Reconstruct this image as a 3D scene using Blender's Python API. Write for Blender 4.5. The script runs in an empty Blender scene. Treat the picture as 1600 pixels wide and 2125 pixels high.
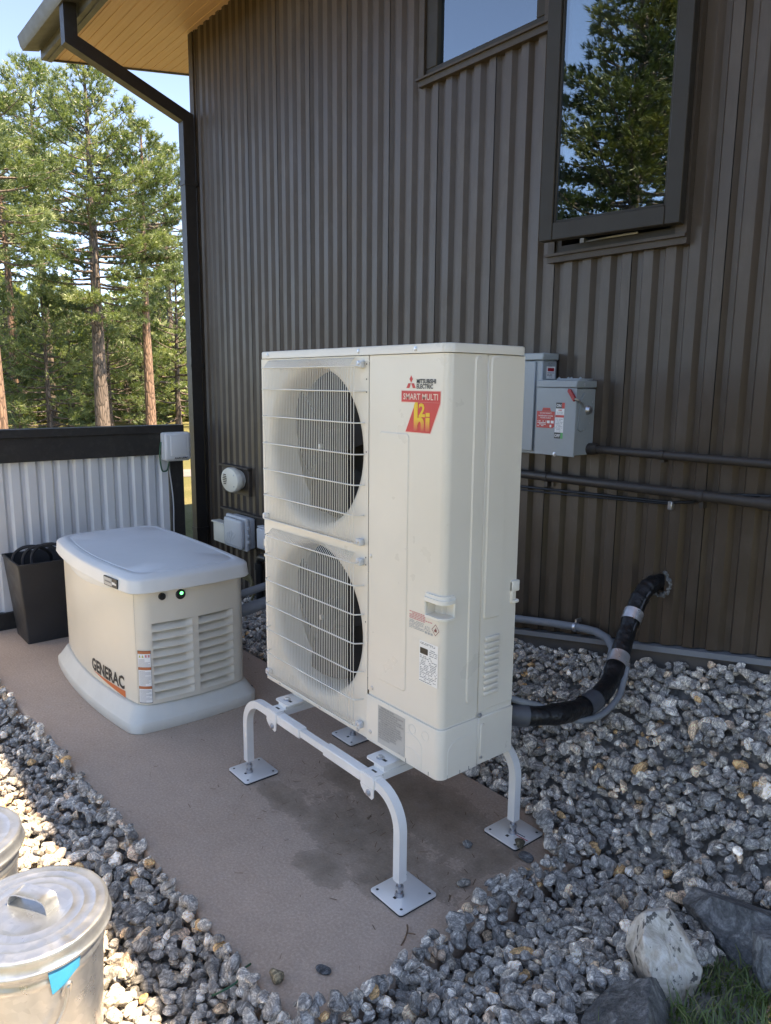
import bpy, bmesh, math, random
import numpy as np
from mathutils import Vector, Matrix, Euler
random.seed(7); rng = np.random.default_rng(11)
S = bpy.context.scene; C = S.collection
R = math.radians; PI = math.pi

# ------------------------------------------------------------------ camera, sky, sun, exposure
cam_d = bpy.data.cameras.new('camera'); cam = bpy.data.objects.new('camera', cam_d); C.objects.link(cam)
S.camera = cam
YAW, PITCH, ROLL = 0.886377321, -0.171608456, 0.00895941136
fw = Vector((-math.sin(YAW)*math.cos(PITCH), math.cos(YAW)*math.cos(PITCH), math.sin(PITCH)))
rt = Vector((math.cos(YAW), math.sin(YAW), 0)); up = rt.cross(fw)
r2 = rt*math.cos(ROLL)+up*math.sin(ROLL); u2 = up*math.cos(ROLL)-rt*math.sin(ROLL)
m3 = Matrix((r2, u2, -fw)).transposed()
cam.matrix_world = Matrix.Translation((1.55122768, -1.49134127, 1.63541)) @ m3.to_4x4()
cam_d.sensor_fit = 'VERTICAL'; cam_d.sensor_height = 24.0; cam_d.lens = 24.0*1544.336/2125.0
cam_d.clip_start = 0.05; cam_d.clip_end = 3000

SUN = Vector((0.60, 0.27, 1.0)).normalized()
w = bpy.data.worlds.new('World'); S.world = w; w.use_nodes = True
nt = w.node_tree; nt.nodes.clear()
sky = nt.nodes.new('ShaderNodeTexSky'); sky.sky_type = 'NISHITA'; sky.sun_disc = False
sky.sun_elevation = math.asin(SUN.z); sky.sun_rotation = math.atan2(SUN.x, SUN.y)
sky.altitude = 5000; sky.air_density = 0.75; sky.dust_density = 0.0; sky.ozone_density = 3.0
bg = nt.nodes.new('ShaderNodeBackground'); bg.inputs['Strength'].default_value = 0.15
wo = nt.nodes.new('ShaderNodeOutputWorld')
nt.links.new(sky.outputs[0], bg.inputs[0]); nt.links.new(bg.outputs[0], wo.inputs[0])
sun_d = bpy.data.lights.new('sun', 'SUN'); sun_d.energy = 3.1; sun_d.angle = R(0.53); sun_d.color = (1.0, 0.965, 0.915)
sun = bpy.data.objects.new('sun', sun_d); C.objects.link(sun)
sun.rotation_euler = SUN.to_track_quat('Z', 'Y').to_euler(); sun.location = (3, 3, 12)
vs = S.view_settings
S.display_settings.display_device = 'sRGB'
vs.view_transform = 'Standard'; vs.look = 'None'; vs.gamma = 1.0; vs.use_curve_mapping = False
vs.exposure = 2.53
vs.use_white_balance = True; vs.white_balance_temperature = 9600; vs.white_balance_tint = 13
S.cycles.max_bounces = 8; S.cycles.diffuse_bounces = 4; S.cycles.glossy_bounces = 4; S.cycles.transparent_max_bounces = 12
S.cycles.use_denoising = True

# ------------------------------------------------------------------ materials
def new_mat(name):
    m = bpy.data.materials.new(name); m.use_nodes = True
    t = m.node_tree; b = t.nodes['Principled BSDF']
    return m, t, b
def N(t, typ, **kw):
    n = t.nodes.new(typ)
    for k, v in kw.items():
        if k in n.inputs.keys(): n.inputs[k].default_value = v
        else: setattr(n, k, v)
    return n
def L(t, a, b): t.links.new(a, b)
def ramp(t, fac, stops):
    n = t.nodes.new('ShaderNodeValToRGB'); e = n.color_ramp.elements
    while len(e) > 1: e.remove(e[-1])
    e[0].position = stops[0][0]; e[0].color = (*stops[0][1], 1)
    for p, c in stops[1:]:
        x = e.new(p); x.color = (*c, 1)
    L(t, fac, n.inputs[0]); return n.outputs[0]
def mixc(t, fac, a, b, mode='MIX'):
    n = t.nodes.new('ShaderNodeMix'); n.data_type = 'RGBA'; n.blend_type = mode
    for s, v in ((0, fac), (6, a), (7, b)):
        if isinstance(v, (int, float)): n.inputs[s].default_value = v
        elif isinstance(v, tuple): n.inputs[s].default_value = (*v, 1) if len(v) == 3 else v
        else: L(t, v, n.inputs[s])
    return n.outputs[2]
def math_n(t, op, a, b=0.0):
    n = t.nodes.new('ShaderNodeMath'); n.operation = op
    for s, v in ((0, a), (1, b)):
        if isinstance(v, (int, float)): n.inputs[s].default_value = v
        else: L(t, v, n.inputs[s])
    return n.outputs[0]
def coords(t): return N(t, 'ShaderNodeTexCoord').outputs['Object']
def scaled(t, c, s):
    n = t.nodes.new('ShaderNodeMapping'); n.inputs['Scale'].default_value = s; L(t, c, n.inputs[0]); return n.outputs[0]
def noise(t, vec, scale, detail=4, rough=0.55, dist=0.0):
    n = N(t, 'ShaderNodeTexNoise'); n.inputs['Scale'].default_value = scale; n.inputs['Detail'].default_value = detail
    n.inputs['Roughness'].default_value = rough; n.inputs['Distortion'].default_value = dist
    L(t, vec, n.inputs['Vector']); return n.outputs['Fac']
def bump(t, b, h, strength=0.3, dist=0.01):
    n = N(t, 'ShaderNodeBump'); n.inputs['Strength'].default_value = strength; n.inputs['Distance'].default_value = dist
    L(t, h, n.inputs['Height']); L(t, n.outputs[0], b.inputs['Normal'])
def paint(name, col, rough=0.4, metal=0.0, var=0.06, scale=6.0, bmp=0.0, bscale=60.0, spec=0.5, dust=0.0, stretch=(1, 1, 1), bdist=0.002):
    m, t, b = new_mat(name)
    c = scaled(t, coords(t), stretch)
    f = noise(t, c, scale, 5)
    lo = tuple(x*(1-var*2.2) for x in col); hi = tuple(min(1, x*(1+var*1.6)) for x in col)
    cc = ramp(t, f, [(0.3, lo), (0.7, hi)])
    if dust:
        f2 = noise(t, c, scale*4.3, 6, 0.7)
        cc = mixc(t, math_n(t, 'MULTIPLY', ramp(t, f2, [(0.5, (0, 0, 0)), (0.75, (1, 1, 1))]), dust), cc, (0.42, 0.38, 0.33))
    L(t, cc, b.inputs['Base Color'])
    rr = ramp(t, noise(t, c, scale*2.1, 5), [(0.3, (rough*0.85,)*3), (0.7, (min(1, rough*1.2),)*3)])
    L(t, rr, b.inputs['Roughness'])
    b.inputs['Metallic'].default_value = metal; b.inputs['Specular IOR Level'].default_value = spec
    if bmp: bump(t, b, noise(t, coords(t), bscale, 3), bmp, bdist)
    return m
M = {}
M['siding'] = paint('siding_paint', (0.070, 0.049, 0.034), 0.39, var=0.06, scale=2.5, dust=0.07, stretch=(1, 1, 0.35), spec=0.5, bmp=0.22, bscale=5.0, bdist=0.012)
M['trim'] = paint('trim_paint', (0.060, 0.045, 0.034), 0.48, var=0.05, dust=0.05, spec=0.35)
M['sash'] = paint('sash_paint', (0.036, 0.031, 0.026), 0.5, var=0.04, spec=0.3)
M['dark_metal'] = paint('dark_bronze', (0.026, 0.022, 0.020), 0.38, var=0.06, dust=0.03)
M['gutter'] = paint('gutter_paint', (0.11, 0.105, 0.098), 0.45, var=0.05, dust=0.05)
M['fence_black'] = paint('fence_black', (0.020, 0.017, 0.015), 0.5, var=0.1, dust=0.06)
M['cream'] = paint('cream_enamel', (0.74, 0.685, 0.595), 0.30, var=0.025, scale=2.0)
M['cream_plastic'] = paint('cream_plastic', (0.76, 0.73, 0.66), 0.42, var=0.02)
M['wire'] = paint('wire_coating', (0.72, 0.69, 0.62), 0.35, var=0.02)
M['gen_body'] = paint('generator_enamel', (0.74, 0.675, 0.56), 0.36, var=0.02, scale=1.7, dust=0.03)
M['gen_lid'] = paint('generator_lid', (0.74, 0.74, 0.71), 0.40, var=0.03, scale=2.5, dust=0.05)
M['gen_base'] = paint('generator_base', (0.70, 0.675, 0.60), 0.5, var=0.03, scale=5, dust=0.07)
M['stand'] = paint('stand_enamel', (0.82, 0.80, 0.76), 0.35, var=0.03, dust=0.03)
M['rubber'] = paint('rubber', (0.015, 0.015, 0.017), 0.7)
M['black'] = paint('black_plastic', (0.012, 0.012, 0.013), 0.4)
M['planter'] = paint('planter_plastic', (0.024, 0.024, 0.026), 0.55, var=0.08, bmp=0.1, bscale=200)
M['fan'] = paint('fan_grey', (0.016, 0.016, 0.016), 0.7, spec=0.15)
M['zinc'] = paint('zinc_bolt', (0.55, 0.56, 0.58), 0.35, metal=0.9, var=0.08, scale=40)
M['grey_box'] = paint('grey_enamel', (0.30, 0.335, 0.345), 0.38, var=0.03, dust=0.04)
M['grey_pvc'] = paint('grey_pvc', (0.22, 0.235, 0.25), 0.5, var=0.05)
M['pale_plastic'] = paint('pale_grey_plastic', (0.50, 0.51, 0.51), 0.45, var=0.03)
M['pale_box'] = paint('white_grey_plastic', (0.66, 0.67, 0.67), 0.45, var=0.02)
M['cap_cream'] = paint('cap_cream', (0.70, 0.66, 0.56), 0.45, var=0.03)
M['brown_pipe'] = paint('brown_pipe', (0.045, 0.037, 0.032), 0.45, var=0.06)
M['red'] = paint('red_print', (0.62, 0.035, 0.03), 0.35)
M['darkred'] = paint('red_handle', (0.42, 0.012, 0.02), 0.35)
M['orange'] = paint('orange_print', (0.72, 0.17, 0.05), 0.4)
M['yellow'] = paint('yellow_print', (0.82, 0.55, 0.02), 0.4)
M['ink'] = paint('black_ink', (0.02, 0.02, 0.02), 0.45)
M['grey_ink'] = paint('grey_ink', (0.20, 0.20, 0.20), 0.5)
M['pale_ink'] = paint('pale_ink', (0.42, 0.42, 0.41), 0.5)
M['red_ink'] = paint('red_ink', (0.66, 0.25, 0.24), 0.45)
M['white_print'] = paint('white_print', (0.84, 0.83, 0.80), 0.4, var=0.01)
M['silver_print'] = paint('silver_print', (0.46, 0.45, 0.42), 0.45, var=0.02)
M['green_print'] = paint('green_print', (0.05, 0.40, 0.12), 0.4)
M['foil'] = paint('foil_tape', (0.74, 0.75, 0.77), 0.30, metal=0.8, var=0.06, scale=20, bmp=0.4, bscale=35, bdist=0.004)
M['wrap'] = paint('black_wrap', (0.008, 0.008, 0.009), 0.36, var=0.1, bmp=0.8, bscale=26, bdist=0.010, stretch=(1.6, 0.5, 0.5))
M['grey_tape'] = paint('grey_tape', (0.075, 0.08, 0.09), 0.4, var=0.08, bmp=0.3, bscale=40)
M['blue_tape'] = paint('blue_tape', (0.01, 0.27, 0.50), 0.55, var=0.06, bmp=0.4, bscale=60)
M['green_wire'] = paint('green_wire', (0.02, 0.10, 0.055), 0.45)
M['twig'] = paint('dry_twig', (0.20, 0.12, 0.07), 0.8, var=0.2)
M['dark_room'] = paint('room_paint', (0.05, 0.047, 0.043), 0.8)
M['roof'] = paint('roof_metal', (0.08, 0.075, 0.07), 0.5)

def galv(name, base=0.62, rough=0.34, stretch=(1, 1, 1)):
    m, t, b = new_mat(name); c = scaled(t, coords(t), stretch)
    v = N(t, 'ShaderNodeTexVoronoi'); v.inputs['Scale'].default_value = 55; L(t, c, v.inputs['Vector'])
    f = mixc(t, 0.5, v.outputs['Color'], noise(t, c, 9, 6, 0.65))
    bw = N(t, 'ShaderNodeRGBToBW'); L(t, f, bw.inputs[0])
    L(t, ramp(t, bw.outputs[0], [(0.25, (base*0.82, base*0.88, base*0.94)), (0.75, (base*1.03, base*1.08, base*1.14))]), b.inputs['Base Color'])
    L(t, ramp(t, noise(t, c, 14, 5), [(0.3, (rough*0.75,)*3), (0.7, (rough*1.35,)*3)]), b.inputs['Roughness'])
    b.inputs['Metallic'].default_value = 0.9
    bump(t, b, noise(t, c, 11, 2), 0.12, 0.01)
    return m
M['galv'] = galv('galvanised_sheet', 0.60, 0.33)
M['galv_fence'] = paint('galvanised_siding', (0.70, 0.71, 0.72), 0.36, metal=0.22, var=0.03, scale=3, stretch=(1, 1, 0.3), dust=0.03)

def soffit_mat():
    m, t, b = new_mat('cedar_boards')
    at = N(t, 'ShaderNodeObjectInfo')
    c = coords(t); mp = t.nodes.new('ShaderNodeMapping'); mp.inputs['Scale'].default_value = (0.5, 14, 14); L(t, c, mp.inputs[0])
    ofs = N(t, 'ShaderNodeVectorMath', operation='ADD'); L(t, mp.outputs[0], ofs.inputs[0])
    sc = N(t, 'ShaderNodeMath', operation='MULTIPLY'); sc.inputs[1].default_value = 37.0; L(t, at.outputs['Random'], sc.inputs[0]); L(t, sc.outputs[0], ofs.inputs[1])
    f = noise(t, ofs.outputs[0], 3.0, 6, 0.6, 0.6)
    a = ramp(t, f, [(0.3, (0.76, 0.43, 0.24)), (0.7, (0.86, 0.53, 0.32))])
    cc = mixc(t, math_n(t, 'MULTIPLY', at.outputs['Random'], 0.35), a, (0.80, 0.48, 0.285))
    L(t, cc, b.inputs['Base Color']); b.inputs['Roughness'].default_value = 0.5
    bump(t, b, f, 0.08, 0.003); return m
M['soffit'] = soffit_mat()

def pad_mat():
    m, t, b = new_mat('concrete_pad'); c = coords(t)
    fine = noise(t, c, 105, 3, 0.75); mid = noise(t, c, 14, 6, 0.65); big = noise(t, c, 1.7, 5, 0.6)
    a = ramp(t, fine, [(0.30, (0.29, 0.20, 0.148)), (0.52, (0.52, 0.385, 0.287)), (0.68, (0.76, 0.60, 0.48))])
    a = mixc(t, 0.42, a, ramp(t, mid, [(0.3, (0.41, 0.300, 0.220)), (0.7, (0.57, 0.43, 0.332))]))
    a = mixc(t, 0.4, a, ramp(t, big, [(0.3, (0.40, 0.282, 0.213)), (0.7, (0.59, 0.43, 0.342))]))
    sx = N(t, 'ShaderNodeSeparateXYZ'); L(t, c, sx.inputs[0])
    wob = math_n(t, 'MULTIPLY', math_n(t, 'SUBTRACT', noise(t, c, 3.3, 8, 0.74), 0.5), 4.2)
    wet = None
    for (x, y, rx, ry) in ((-0.42, 0.04, 0.42, 0.17), (-0.17, -0.07, 0.14, 0.10), (-0.78, -0.07, 0.19, 0.07), (-0.5, 0.30, 0.45, 0.2), (-0.02, 0.30, 0.06, 0.14), (-0.36, -0.20, 0.12, 0.07)):
        dx = math_n(t, 'DIVIDE', math_n(t, 'SUBTRACT', sx.outputs[0], x), rx); dy = math_n(t, 'DIVIDE', math_n(t, 'SUBTRACT', sx.outputs[1], y), ry)
        d = math_n(t, 'ADD', math_n(t, 'ADD', math_n(t, 'POWER', dx, 2.0), math_n(t, 'POWER', dy, 2.0)), wob)
        d = math_n(t, 'SUBTRACT', 1.0, d)
        wet = d if wet is None else math_n(t, 'MAXIMUM', wet, d)
    wf = ramp(t, wet, [(0.0, (0, 0, 0)), (0.05, (0.5, 0.5, 0.5)), (0.5, (0.72, 0.72, 0.72)), (0.9, (1, 1, 1))])
    mul = N(t, 'ShaderNodeMath', operation='MULTIPLY'); L(t, wf, mul.inputs[0]); mul.inputs[1].default_value = 0.60
    a = mixc(t, mul.outputs[0], a, ramp(t, mid, [(0.3, (0.12, 0.090, 0.058)), (0.7, (0.27, 0.205, 0.145))]))
    # pale scuffs near the front
    sc = ramp(t, noise(t, c, 5, 8, 0.8), [(0.57, (0, 0, 0)), (0.70, (1, 1, 1))])
    ms = N(t, 'ShaderNodeMath', operation='MULTIPLY'); L(t, sc, ms.inputs[0]); ms.inputs[1].default_value = 0.25
    a = mixc(t, ms.outputs[0], a, (0.52, 0.44, 0.40))
    # hairline cracks / needles
    L(t, a, b.inputs['Base Color'])
    rr = N(t, 'ShaderNodeMath', operation='MULTIPLY_ADD'); L(t, wf, rr.inputs[0]); rr.inputs[1].default_value = -0.22; rr.inputs[2].default_value = 0.85
    L(t, rr.outputs[0], b.inputs['Roughness'])
    bump(t, b, math_n(t, 'ADD', fine, math_n(t, 'MULTIPLY', mid, 0.5)), 0.45, 0.004); return m
M['pad'] = pad_mat()

def stone_mat(name='gravel_stone', attr=True, cols=None, scale=1.0):
    m, t, b = new_mat(name)
    geo = coords(t)
    if attr:
        at = N(t, 'ShaderNodeAttribute'); at.attribute_name = 'stone_colour'
        off = N(t, 'ShaderNodeAttribute'); off.attribute_name = 'stone_offset'
        ad = N(t, 'ShaderNodeVectorMath', operation='ADD'); L(t, geo, ad.inputs[0]); L(t, off.outputs['Vector'], ad.inputs[1])
        vec = ad.outputs[0]; col = at.outputs['Color']
    else:
        vec = geo; col = None
    sp = noise(t, vec, 260*scale, 3, 0.7); md = noise(t, vec, 42*scale, 6, 0.7, 0.8)
    if attr:
        # foliation bands running in a different direction in every stone
        vr = N(t, 'ShaderNodeVectorRotate', rotation_type='EULER_XYZ'); L(t, vec, vr.inputs['Vector']); L(t, off.outputs['Vector'], vr.inputs['Rotation'])
        st = scaled(t, vr.outputs[0], (30, 30, 190))
        band = noise(t, st, 1.0, 4, 0.65, 0.9)
        f = mixc(t, 0.45, md, band); bw = N(t, 'ShaderNodeRGBToBW'); L(t, f, bw.inputs[0])
        gain = ramp(t, bw.outputs[0], [(0.38, (0.38, 0.38, 0.39)), (0.5, (0.90, 0.90, 0.90)), (0.585, (1.9, 1.9, 1.86))])
        cc = mixc(t, 1.0, col, gain, 'MULTIPLY')
    else:
        cc = ramp(t, md, cols)
    cc = mixc(t, 0.35, cc, mixc(t, 1.0, cc, ramp(t, sp, [(0.35, (0.35, 0.35, 0.36)), (0.65, (1.9, 1.9, 1.85))]), 'MULTIPLY'))
    L(t, cc, b.inputs['Base Color']); b.inputs['Roughness'].default_value = 0.72
    b.inputs['Specular IOR Level'].default_value = 0.35
    bump(t, b, math_n(t, 'ADD', md, math_n(t, 'MULTIPLY', sp, 0.4)), 0.9, 0.006 if attr else 0.02)
    return m
M['gravel'] = stone_mat()
M['boulder_dark'] = stone_mat('boulder_dark', False, [(0.32, (0.060, 0.062, 0.063)), (0.5, (0.15, 0.152, 0.150)), (0.66, (0.34, 0.34, 0.33))], 0.38)
M['boulder_grey'] = stone_mat('boulder_grey', False, [(0.32, (0.10, 0.102, 0.103)), (0.5, (0.23, 0.232, 0.23)), (0.66, (0.40, 0.40, 0.39))], 0.38)
def white_boulder():
    m, t, b = new_mat('boulder_quartz'); c = coords(t)
    f = noise(t, scaled(t, c, (1.0, 1.6, 0.7)), 17, 7, 0.68, 0.8)
    a = ramp(t, f, [(0.30, (0.26, 0.22, 0.18)), (0.42, (0.56, 0.49, 0.40)), (0.58, (0.76, 0.70, 0.62)), (0.75, (0.82, 0.81, 0.79))])
    st = noise(t, scaled(t, c, (2.2, 2.2, 0.5)), 9, 4, 0.6, 0.6)
    a = mixc(t, ramp(t, st, [(0.52, (0, 0, 0)), (0.66, (0.7, 0.7, 0.7))]), a, (0.46, 0.33, 0.22))
    d = noise(t, c, 31, 3, 0.6)
    a = mixc(t, ramp(t, d, [(0.60, (0, 0, 0)), (0.64, (0.9, 0.9, 0.9))]), a, (0.07, 0.065, 0.06))
    L(t, a, b.inputs['Base Color']); b.inputs['Roughness'].default_value = 0.75
    bump(t, b, math_n(t, 'ADD', f, math_n(t, 'MULTIPLY', noise(t, c, 120, 3), 0.3)), 0.8, 0.01); return m
M['boulder_white'] = white_boulder()

def leaf_mat(name, dark, mid, light, trans=0.38):
    m, t, b = new_mat(name); t.nodes.remove(b)
    at = N(t, 'ShaderNodeAttribute'); at.attribute_name = 'tint'
    oi = N(t, 'ShaderNodeObjectInfo')
    f = math_n(t, 'ADD', at.outputs['Fac'], math_n(t, 'MULTIPLY', math_n(t, 'SUBTRACT', oi.outputs['Random'], 0.5), 0.3))
    c = ramp(t, f, [(0.0, dark), (0.5, mid), (1.0, light)])
    d = N(t, 'ShaderNodeBsdfDiffuse'); L(t, c, d.inputs[0])
    tr = N(t, 'ShaderNodeBsdfTranslucent'); L(t, mixc(t, 1.0, c, (1.3, 1.35, 0.6), 'MULTIPLY'), tr.inputs[0])
    mx = N(t, 'ShaderNodeMixShader'); mx.inputs[0].default_value = trans; L(t, d.outputs[0], mx.inputs[1]); L(t, tr.outputs[0], mx.inputs[2])
    gl = N(t, 'ShaderNodeBsdfGlossy'); gl.inputs['Roughness'].default_value = 0.45
    m2 = N(t, 'ShaderNodeMixShader'); m2.inputs[0].default_value = 0.05; L(t, mx.outputs[0], m2.inputs[1]); L(t, gl.outputs[0], m2.inputs[2])
    L(t, m2.outputs[0], t.nodes['Material Output'].inputs[0]); return m
M['pine'] = leaf_mat('pine_needles', (0.040, 0.068, 0.030), (0.125, 0.180, 0.075), (0.270, 0.315, 0.155))
M['spruce'] = leaf_mat('spruce_needles', (0.030, 0.048, 0.020), (0.065, 0.088, 0.030), (0.130, 0.130, 0.040), 0.22)
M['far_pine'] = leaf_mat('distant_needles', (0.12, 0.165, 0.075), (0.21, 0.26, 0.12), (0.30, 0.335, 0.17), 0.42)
M['grass'] = leaf_mat('grass_blades', (0.070, 0.120, 0.036), (0.135, 0.205, 0.058), (0.30, 0.29, 0.135), 0.3)
def bark_mat(name, a, b_):
    m, t, b = new_mat(name); c = scaled(t, coords(t), (1, 1, 0.22))
    v = N(t, 'ShaderNodeTexVoronoi', feature='DISTANCE_TO_EDGE'); v.inputs['Scale'].default_value = 14; L(t, c, v.inputs['Vector'])
    n = noise(t, c, 10, 6, 0.65)
    cc = mixc(t, ramp(t, v.outputs['Distance'], [(0.0, (1, 1, 1)), (0.12, (0, 0, 0))]), ramp(t, n, [(0.3, a), (0.7, b_)]), tuple(x*0.35 for x in a))
    L(t, cc, b.inputs['Base Color']); b.inputs['Roughness'].default_value = 0.9
    bump(t, b, v.outputs['Distance'], 0.8, 0.05); return m
M['bark'] = bark_mat('pine_bark', (0.16, 0.10, 0.075), (0.32, 0.20, 0.14))
M['bark_grey'] = bark_mat('grey_bark', (0.10, 0.078, 0.066), (0.20, 0.155, 0.13))

def lawn_mat():
    m, t, b = new_mat('lawn'); c = coords(t)
    f = noise(t, c, 0.6, 6, 0.65); g = noise(t, c, 25, 5, 0.7)
    a = ramp(t, f, [(0.3, (0.085, 0.092, 0.032)), (0.5, (0.15, 0.138, 0.060)), (0.68, (0.235, 0.195, 0.10))])
    a = mixc(t, 0.45, a, ramp(t, g, [(0.3, (0.07, 0.08, 0.03)), (0.7, (0.20, 0.178, 0.085))]))
    L(t, a, b.inputs['Base Color']); b.inputs['Roughness'].default_value = 0.95
    b.inputs['Specular IOR Level'].default_value = 0.1
    bump(t, b, g, 0.8, 0.03); return m
M['lawn'] = lawn_mat()
M['soil'] = paint('gravel_grit', (0.25, 0.235, 0.215), 0.9, var=0.25, scale=30, bmp=0.6, bscale=90, bdist=0.01)
M['asphalt'] = paint('path_asphalt', (0.20, 0.185, 0.175), 0.9, var=0.1, scale=3, bmp=0.3, bscale=60)
M['foundation'] = paint('foundation_concrete', (0.115, 0.100, 0.088), 0.85, var=0.1, scale=4, bmp=0.3, bscale=40)

def glass_mat(refl):
    m, t, b = new_mat('coated_glass'); t.nodes.remove(b)
    g = N(t, 'ShaderNodeBsdfGlossy'); g.inputs['Roughness'].default_value = 0.0; g.inputs['Color'].default_value = (0.80, 0.93, 1.0, 1)
    tr = N(t, 'ShaderNodeBsdfTransparent'); tr.inputs[0].default_value = (0.55, 0.62, 0.62, 1)
    lw = N(t, 'ShaderNodeFresnel'); lw.inputs['IOR'].default_value = 1.5
    f = math_n(t, 'ADD', math_n(t, 'MULTIPLY', lw.outputs[0], 0.8), refl)
    geo = coords(t); bp = N(t, 'ShaderNodeBump'); bp.inputs['Strength'].default_value = 0.05; bp.inputs['Distance'].default_value = 0.02
    L(t, noise(t, geo, 2.5, 2), bp.inputs['Height']); L(t, bp.outputs[0], g.inputs['Normal'])
    mx = N(t, 'ShaderNodeMixShader'); L(t, f, mx.inputs[0]); L(t, tr.outputs[0], mx.inputs[1]); L(t, g.outputs[0], mx.inputs[2])
    L(t, mx.outputs[0], t.nodes['Material Output'].inputs[0]); return m
M['glass'] = glass_mat(0.26)
def led_mat():
    m, t, b = new_mat('green_indicator'); b.inputs['Base Color'].default_value = (0.02, 0.35, 0.12, 1)
    b.inputs['Emission Color'].default_value = (0.02, 0.9, 0.28, 1); b.inputs['Emission Strength'].default_value = 0.9; return m
M['led'] = led_mat()

# ------------------------------------------------------------------ geometry helpers
class MB:
    def __init__(s): s.v = []; s.f = []
    def add(s, vs, fs, T=None):
        o = len(s.v)
        for p in vs:
            s.v.append(tuple(T @ Vector(p)) if T is not None else tuple(p))
        for q in fs: s.f.append(tuple(i+o for i in q))
        return s
    def box(s, x0, x1, y0, y1, z0, z1, T=None):
        return s.add([(x0, y0, z0), (x1, y0, z0), (x1, y1, z0), (x0, y1, z0), (x0, y0, z1), (x1, y0, z1), (x1, y1, z1), (x0, y1, z1)],
                     [(0, 3, 2, 1), (4, 5, 6, 7), (0, 1, 5, 4), (1, 2, 6, 5), (2, 3, 7, 6), (3, 0, 4, 7)], T)
    def bbox(s, x0, x1, y0, y1, z0, z1, r=0.005, seg=2, T=None):
        bm = bmesh.new(); bmesh.ops.create_cube(bm, size=1.0)
        for v in bm.verts:
            v.co = ((x0+x1)/2+v.co.x*(x1-x0), (y0+y1)/2+v.co.y*(y1-y0), (z0+z1)/2+v.co.z*(z1-z0))
        bmesh.ops.bevel(bm, geom=bm.edges[:], offset=r, segments=seg, profile=0.5, affect='EDGES')
        bm.verts.index_update(); s.add([v.co[:] for v in bm.verts], [[v.index for v in f.verts] for f in bm.faces], T); bm.free(); return s
    def prism(s, poly, d, axis='y', o=0.0):
        """poly: 2D points, extruded from o to o+d along axis (other two axes in xyz order)."""
        n = len(poly); P = []
        for t in (o, o+d):
            for a, b in poly: P.append({'x': (t, a, b), 'y': (a, t, b), 'z': (a, b, t)}[axis])
        fs = [tuple(range(n)), tuple(range(2*n-1, n-1, -1))]+[(i, i+n, (i+1) % n+n, (i+1) % n) for i in range(n)]
        return s.add(P, fs)
    def tube(s, pts, r, n=8, cap=True, sq=False):
        pts = [Vector(p) for p in pts]; m = len(pts); rr = r if hasattr(r, '__len__') else [r]*m
        up0 = Vector((0, 0, 1)); prev = None; V = []; F = []
        for i, p in enumerate(pts):
            d = (pts[min(i+1, m-1)]-pts[max(i-1, 0)]).normalized()
            if prev is None:
                a = d.cross(up0 if abs(d.z) < 0.95 else Vector((0, 1, 0))).normalized()
            else:
                a = (prev-d*prev.dot(d)).normalized()
            prev = a; b = d.cross(a)
            for k in range(n):
                t = 2*PI*k/n+(PI/4 if sq else 0); q = math.sqrt(2) if sq else 1
                V.append(p+(a*math.cos(t)+b*math.sin(t))*rr[i]*q)
        for i in range(m-1):
            for k in range(n):
                F.append((i*n+k, i*n+(k+1) % n, (i+1)*n+(k+1) % n, (i+1)*n+k))
        if cap: F.append(tuple(range(n-1, -1, -1))); F.append(tuple((m-1)*n+k for k in range(n)))
        return s.add(V, F)
    def lathe(s, prof, n=48, T=None, close=False):
        V = []; F = []; m = len(prof)
        for k in range(n):
            a = 2*PI*k/n
            for r, z in prof: V.append((r*math.cos(a), r*math.sin(a), z))
        for k in range(n):
            for i in range(m-1):
                F.append((k*m+i, ((k+1) % n)*m+i, ((k+1) % n)*m+i+1, k*m+i+1))
        return s.add(V, F, T)
    def loft(s, rings, cap0=True, cap1=True):
        n = len(rings[0]); V = [p for r in rings for p in r]; F = []
        for i in range(len(rings)-1):
            for k in range(n): F.append((i*n+k, i*n+(k+1) % n, (i+1)*n+(k+1) % n, (i+1)*n+k))
        if cap0: F.append(tuple(range(n-1, -1, -1)))
        if cap1: F.append(tuple((len(rings)-1)*n+k for k in range(n)))
        return s.add(V, F)
    def ball(s, c, r, sub=2, sc=(1, 1, 1)):
        bm = bmesh.new(); bmesh.ops.create_icosphere(bm, subdivisions=sub, radius=r)
        s.add([(c[0]+v.co.x*sc[0], c[1]+v.co.y*sc[1], c[2]+v.co.z*sc[2]) for v in bm.verts], [[v.index for v in f.verts] for f in bm.faces]); bm.free(); return s
    def mesh(s, name, mat, sharp=38):
        me = bpy.data.meshes.new(name); me.from_pydata(s.v, [], s.f); me.validate()
        me.materials.append(mat); finish(me, sharp); return me
def finish(me, sharp=38):
    bm = bmesh.new(); bm.from_mesh(me); bmesh.ops.recalc_face_normals(bm, faces=bm.faces[:]); bm.to_mesh(me); bm.free()
    me.polygons.foreach_set('use_smooth', [True]*len(me.polygons)); me.set_sharp_from_angle(angle=R(sharp)); me.update()

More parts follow.
